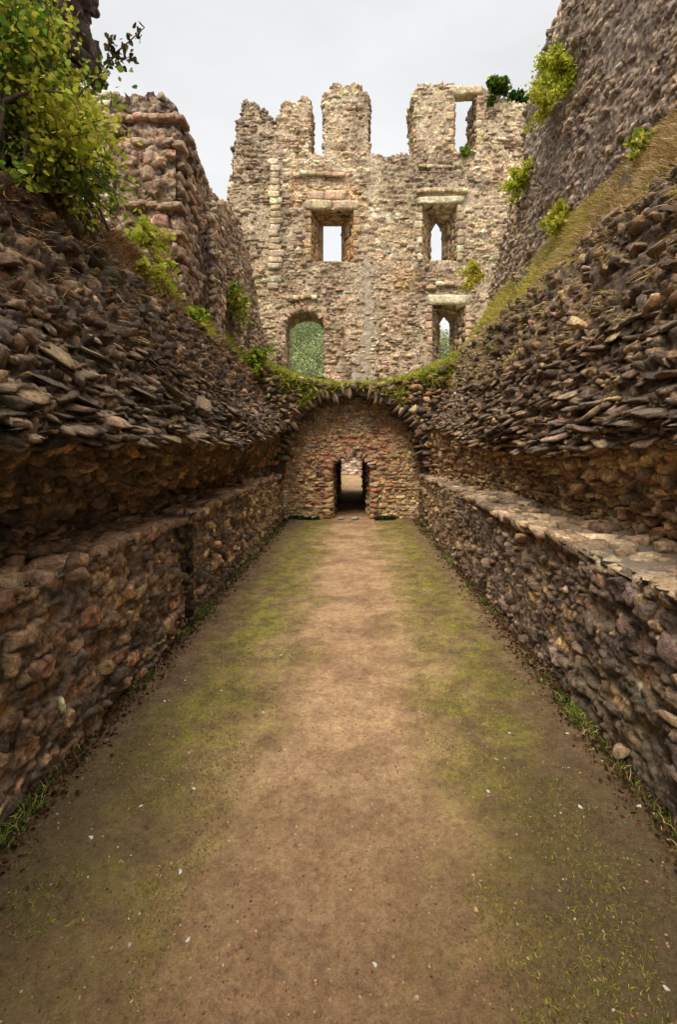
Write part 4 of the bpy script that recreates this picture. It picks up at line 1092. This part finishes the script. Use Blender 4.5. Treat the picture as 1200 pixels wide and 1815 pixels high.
# dark weeds at the foot of the end wall
for k, (x0, x1, lab) in enumerate(((515, 585, 'low dark green weeds at the foot of the end wall, left of the little doorway'), (660, 735, 'low dark green weeds at the foot of the end wall, right of the little doorway'))):
    m = 1500; P = np.stack([(rng.uniform(x0, x1, m)-VPX)*EY/FPX, EY-rng.uniform(.06, .34, m), np.full(m, .02)], 1)
    P = P[fbm(P*4.5, 2) > .52]; m = len(P)
    V, F, K = leaves(P, np.array([0, -.3, 1.])+rng.normal(size=(m, 3))*.6, rng.uniform(.03, .11, m), lcols(G_DARK+[(70, 66, 38), (52, 50, 30)], m))
    tag(mesh_obj('weeds', V, F, M_leaf, None, K), lab, 'weeds', kind='stuff')

# ------------------------------------------------------------------ plants rooted in the walls
def wallpt(x, y, XWv, out=.05): Y, z = yz(x, y, XWv); return (XWv-math.copysign(out, XWv), Y, z)
plant('fern', 'bright lime green fern growing high on the right wall, the highest one', 'fern', wallpt(1015, 145, XW), (-.6, -.2, .5), .75, 2160, .058, G_BRIGHT, 12, .55)
plant('fern', 'yellow-green drooping fern just below the highest fern on the right wall', 'fern', wallpt(985, 178, XW), (-.6, -.1, -.2), .55, 1008, .058, G_YEL+G_BRIGHT, 8, .5)
plant('fern', 'lime green plant on the far edge of the right wall, halfway up', 'fern', wallpt(936, 328, XW), (-.6, -.1, .3), .55, 1440, .058, G_BRIGHT, 9, .5)
plant('fern', 'yellow-green plant at the foot of the right wall just above the grassy bank', 'fern', wallpt(1005, 395, XW), (-.6, -.2, .4), .5, 1248, .058, G_YEL+G_BRIGHT, 9, .6)
plant('fern', 'yellowish plant hanging in the corner where the right wall meets the far wall', 'fern', wallpt(860, 490, XW), (-.6, -.2, .0), .75, 1488, .058, G_YEL, 9, .5)
plant('fern', 'olive plant at the right edge of the picture above the dry grass', 'fern', wallpt(1165, 262, XW), (-.6, -.1, .5), .35, 500, .06, G_YEL+G_MID, 10, .6)
p = px(880, 172, FY); plant('shrub', 'rounded dark green shrub on top of the far wall beside the highest opening', 'shrub', (p[0], FY+.1, p[1]+.12), (0, -.5, .7), .62, 1500, .14, G_DARK+G_MID, 12, .8)
p = px(926, 172, FY); plant('shrub', 'dark shrub on top of the far wall in the corner by the right wall', 'shrub', (p[0], FY+.3, p[1]-.1), (0, -.3, .8), .6, 700, .14, G_DARK, 10, .7)
p = px(824, 274, FY); plant('weed_tuft', 'green tuft on the sill of the highest opening', 'weeds', (p[0], FY+.05, p[1]), (0, -.5, .4), .35, 420, .09, G_MID, 8, .8)
plant('weed', 'pale green weed sprouting at the foot of the left pier', 'weeds', (-3.1, 7.1, 4.85), (.4, -.5, .8), .55, 420, .09, G_YEL+G_BRIGHT, 10, .6)
plant('weed', 'small yellow-green weed on the left bank below the pier', 'weeds', (-2.75, 6.4, 4.15), (.4, -.5, .7), .36, 260, .07, G_YEL+G_BRIGHT, 8, .6)
plant('weed', 'green sprig on the rubble of the left vault below the ruined wall', 'weeds', (-2.62, 7.6, 3.9), (.5, -.3, .6), .4, 260, .07, G_MID+G_BRIGHT, 7, .5)
plant('weed', 'olive creeper hanging low on the crumbling left wall near the doorway', 'weeds', (-2.95, 11.4, 5.6), (.3, -.2, -.4), .8, 420, .10, G_MID+G_YEL, 8, .4)
plant('weed', 'leafy weed on the left shoulder of the arch below the tall doorway', 'weeds', (-2.3, 11.7, 3.9), (.3, -.4, .7), .6, 600, .10, G_MID+G_BRIGHT, 10, .6)

# bare creeper stems on the left wall
t = thing('bare_creeper', 'tangle of bare grey creeper stems clinging to the left ruined wall', 'creeper', (-2.98, 10, 4.6)); L_ = []
for k in range(26):
    Y = rng.uniform(8.8, 13.0); z = 4.5; dy = rng.normal()*.12; pts = [(-2.9, Y, z)]
    for j in range(9): Y += dy+rng.normal()*.1; z += rng.uniform(.10, .26); pts.append((-2.90+rng.uniform(0, .08), Y, z))
    L_.append((pts, .016, .006, 5))
tubes('stem', L_, M_bark, t)

# big leafy shrub at the top left
t = thing('shrub', 'big yellow-green leafy shrub overhanging the left bank at the top left', 'shrub', (-2.8, 4.4, 4.4))
st_, P, D, Cc = [], [], [], []
def spray(b, tip, n, leaf, cols, sc):
    b = np.array(b, float); tip = np.array(tip, float); s_ = np.linspace(0, 1, 7)[:, None]
    pts = b+(tip-b)*s_+np.array([0, 0, .12])*np.sin(s_*math.pi)+rng.normal(size=(7, 3))*.03*s_; st_.append((pts, .018, .004, 5))
    u = .3+.7*rng.random(n)**.7; q = np.stack([np.interp(u, s_[:, 0], pts[:, j]) for j in range(3)], 1)
    P.append(q+rng.normal(size=(n, 3))*sc*rng.uniform(.5, 1.8, (n, 1))); D.append(unit(tip-b)*.4+rng.normal(size=(n, 3))*.7-[0, 0, .2]); Cc.append(lcols(cols, n))
def P3(x, y, Y): a, b = px(x, y, Y); return (a, Y, b)
root = (-2.85, 4.3, 4.35)
for k in range(80):      # upper mass, lighter towards the right tips
    x, y = rng.uniform(-30, 190), rng.uniform(-10, 250)
    if x > 120 and y < 130: continue
    if 95 < x < 165 and 20 < y < 165 and rng.random() < .6: continue
    Y = rng.uniform(3.6, 5.0); spray(np.array(root)+rng.normal(size=3)*[.15, .5, .2], P3(x, y, Y), 130, .085, G_BRIGHT+G_YEL if rng.random() < .85 else G_MID, .07)
for k in range(44):
    x, y = rng.uniform(-20, 215), rng.uniform(210, 345); Y = rng.uniform(3.8, 5.2)
    spray(np.array(root)+rng.normal(size=3)*[.1, .5, .1], P3(x, y, Y), 130, .075, G_MID+G_DARK[:1] if y > 290 or x < 40 else G_BRIGHT+G_YEL[:2], .07)
for k in range(30):
    x, y = (rng.uniform(-40, 110), rng.uniform(-40, 60)) if k % 2 else (rng.uniform(-30, 60), rng.uniform(180, 350)); Y = rng.uniform(3.3, 4.4)
    spray(np.array(root)+rng.normal(size=3)*[.1, .5, .1], P3(x, y, Y), 130, .075, G_MID+G_YEL[1:2], .07)
for k in range(16):
    x, y = rng.uniform(60, 265), rng.uniform(320, 430); Y = rng.uniform(4.0, 5.6)
    spray(np.array(root)+rng.normal(size=3)*[.1, .5, .1], P3(x, y, Y), 34, .06, G_BRIGHT+G_YEL+G_MID, .05)
tubes('branch', st_, M_bark, t)
P = np.concatenate(P); D = np.concatenate(D); V, F, K = leaves(P, D, .052*rng.uniform(.4, 1.4, len(P)), np.concatenate(Cc)); mesh_obj('foliage', V, F, M_leaf, t, K)
# sparse twig against the sky
t = thing('sapling', 'thin dark sapling with sparse leaves leaning into the sky at the top left', 'sapling', P3(140, 200, 5.2))
L_ = [([P3(140, 200, 5.2), P3(178, 140, 5.1), P3(205, 95, 5.1), P3(232, 72, 5.1), P3(256, 50, 5.1)], .014, .004, 5), ([P3(170, 150, 5.1), P3(190, 105, 5.05), P3(200, 62, 5.0)], .008, .003, 5), ([P3(190, 118, 5.1), P3(215, 110, 5.1), P3(235, 98, 5.1)], .006, .003, 5)]
tubes('stem', L_, M_bark, t)
P = []
for pts, *_ in L_:
    pts = np.array(pts); u = rng.random(34)**.6*(len(pts)-1)
    P.append(np.stack([np.interp(u, range(len(pts)), pts[:, j]) for j in range(3)], 1)+rng.normal(size=(34, 3))*.045)
P = np.concatenate(P); V, F, K = leaves(P, rng.normal(size=P.shape), rng.uniform(.05, .085, len(P)), lcols([(75, 72, 48), (92, 90, 50), (60, 55, 45), (110, 88, 50)], len(P)))
mesh_obj('foliage', V, F, M_leaf, t, K)
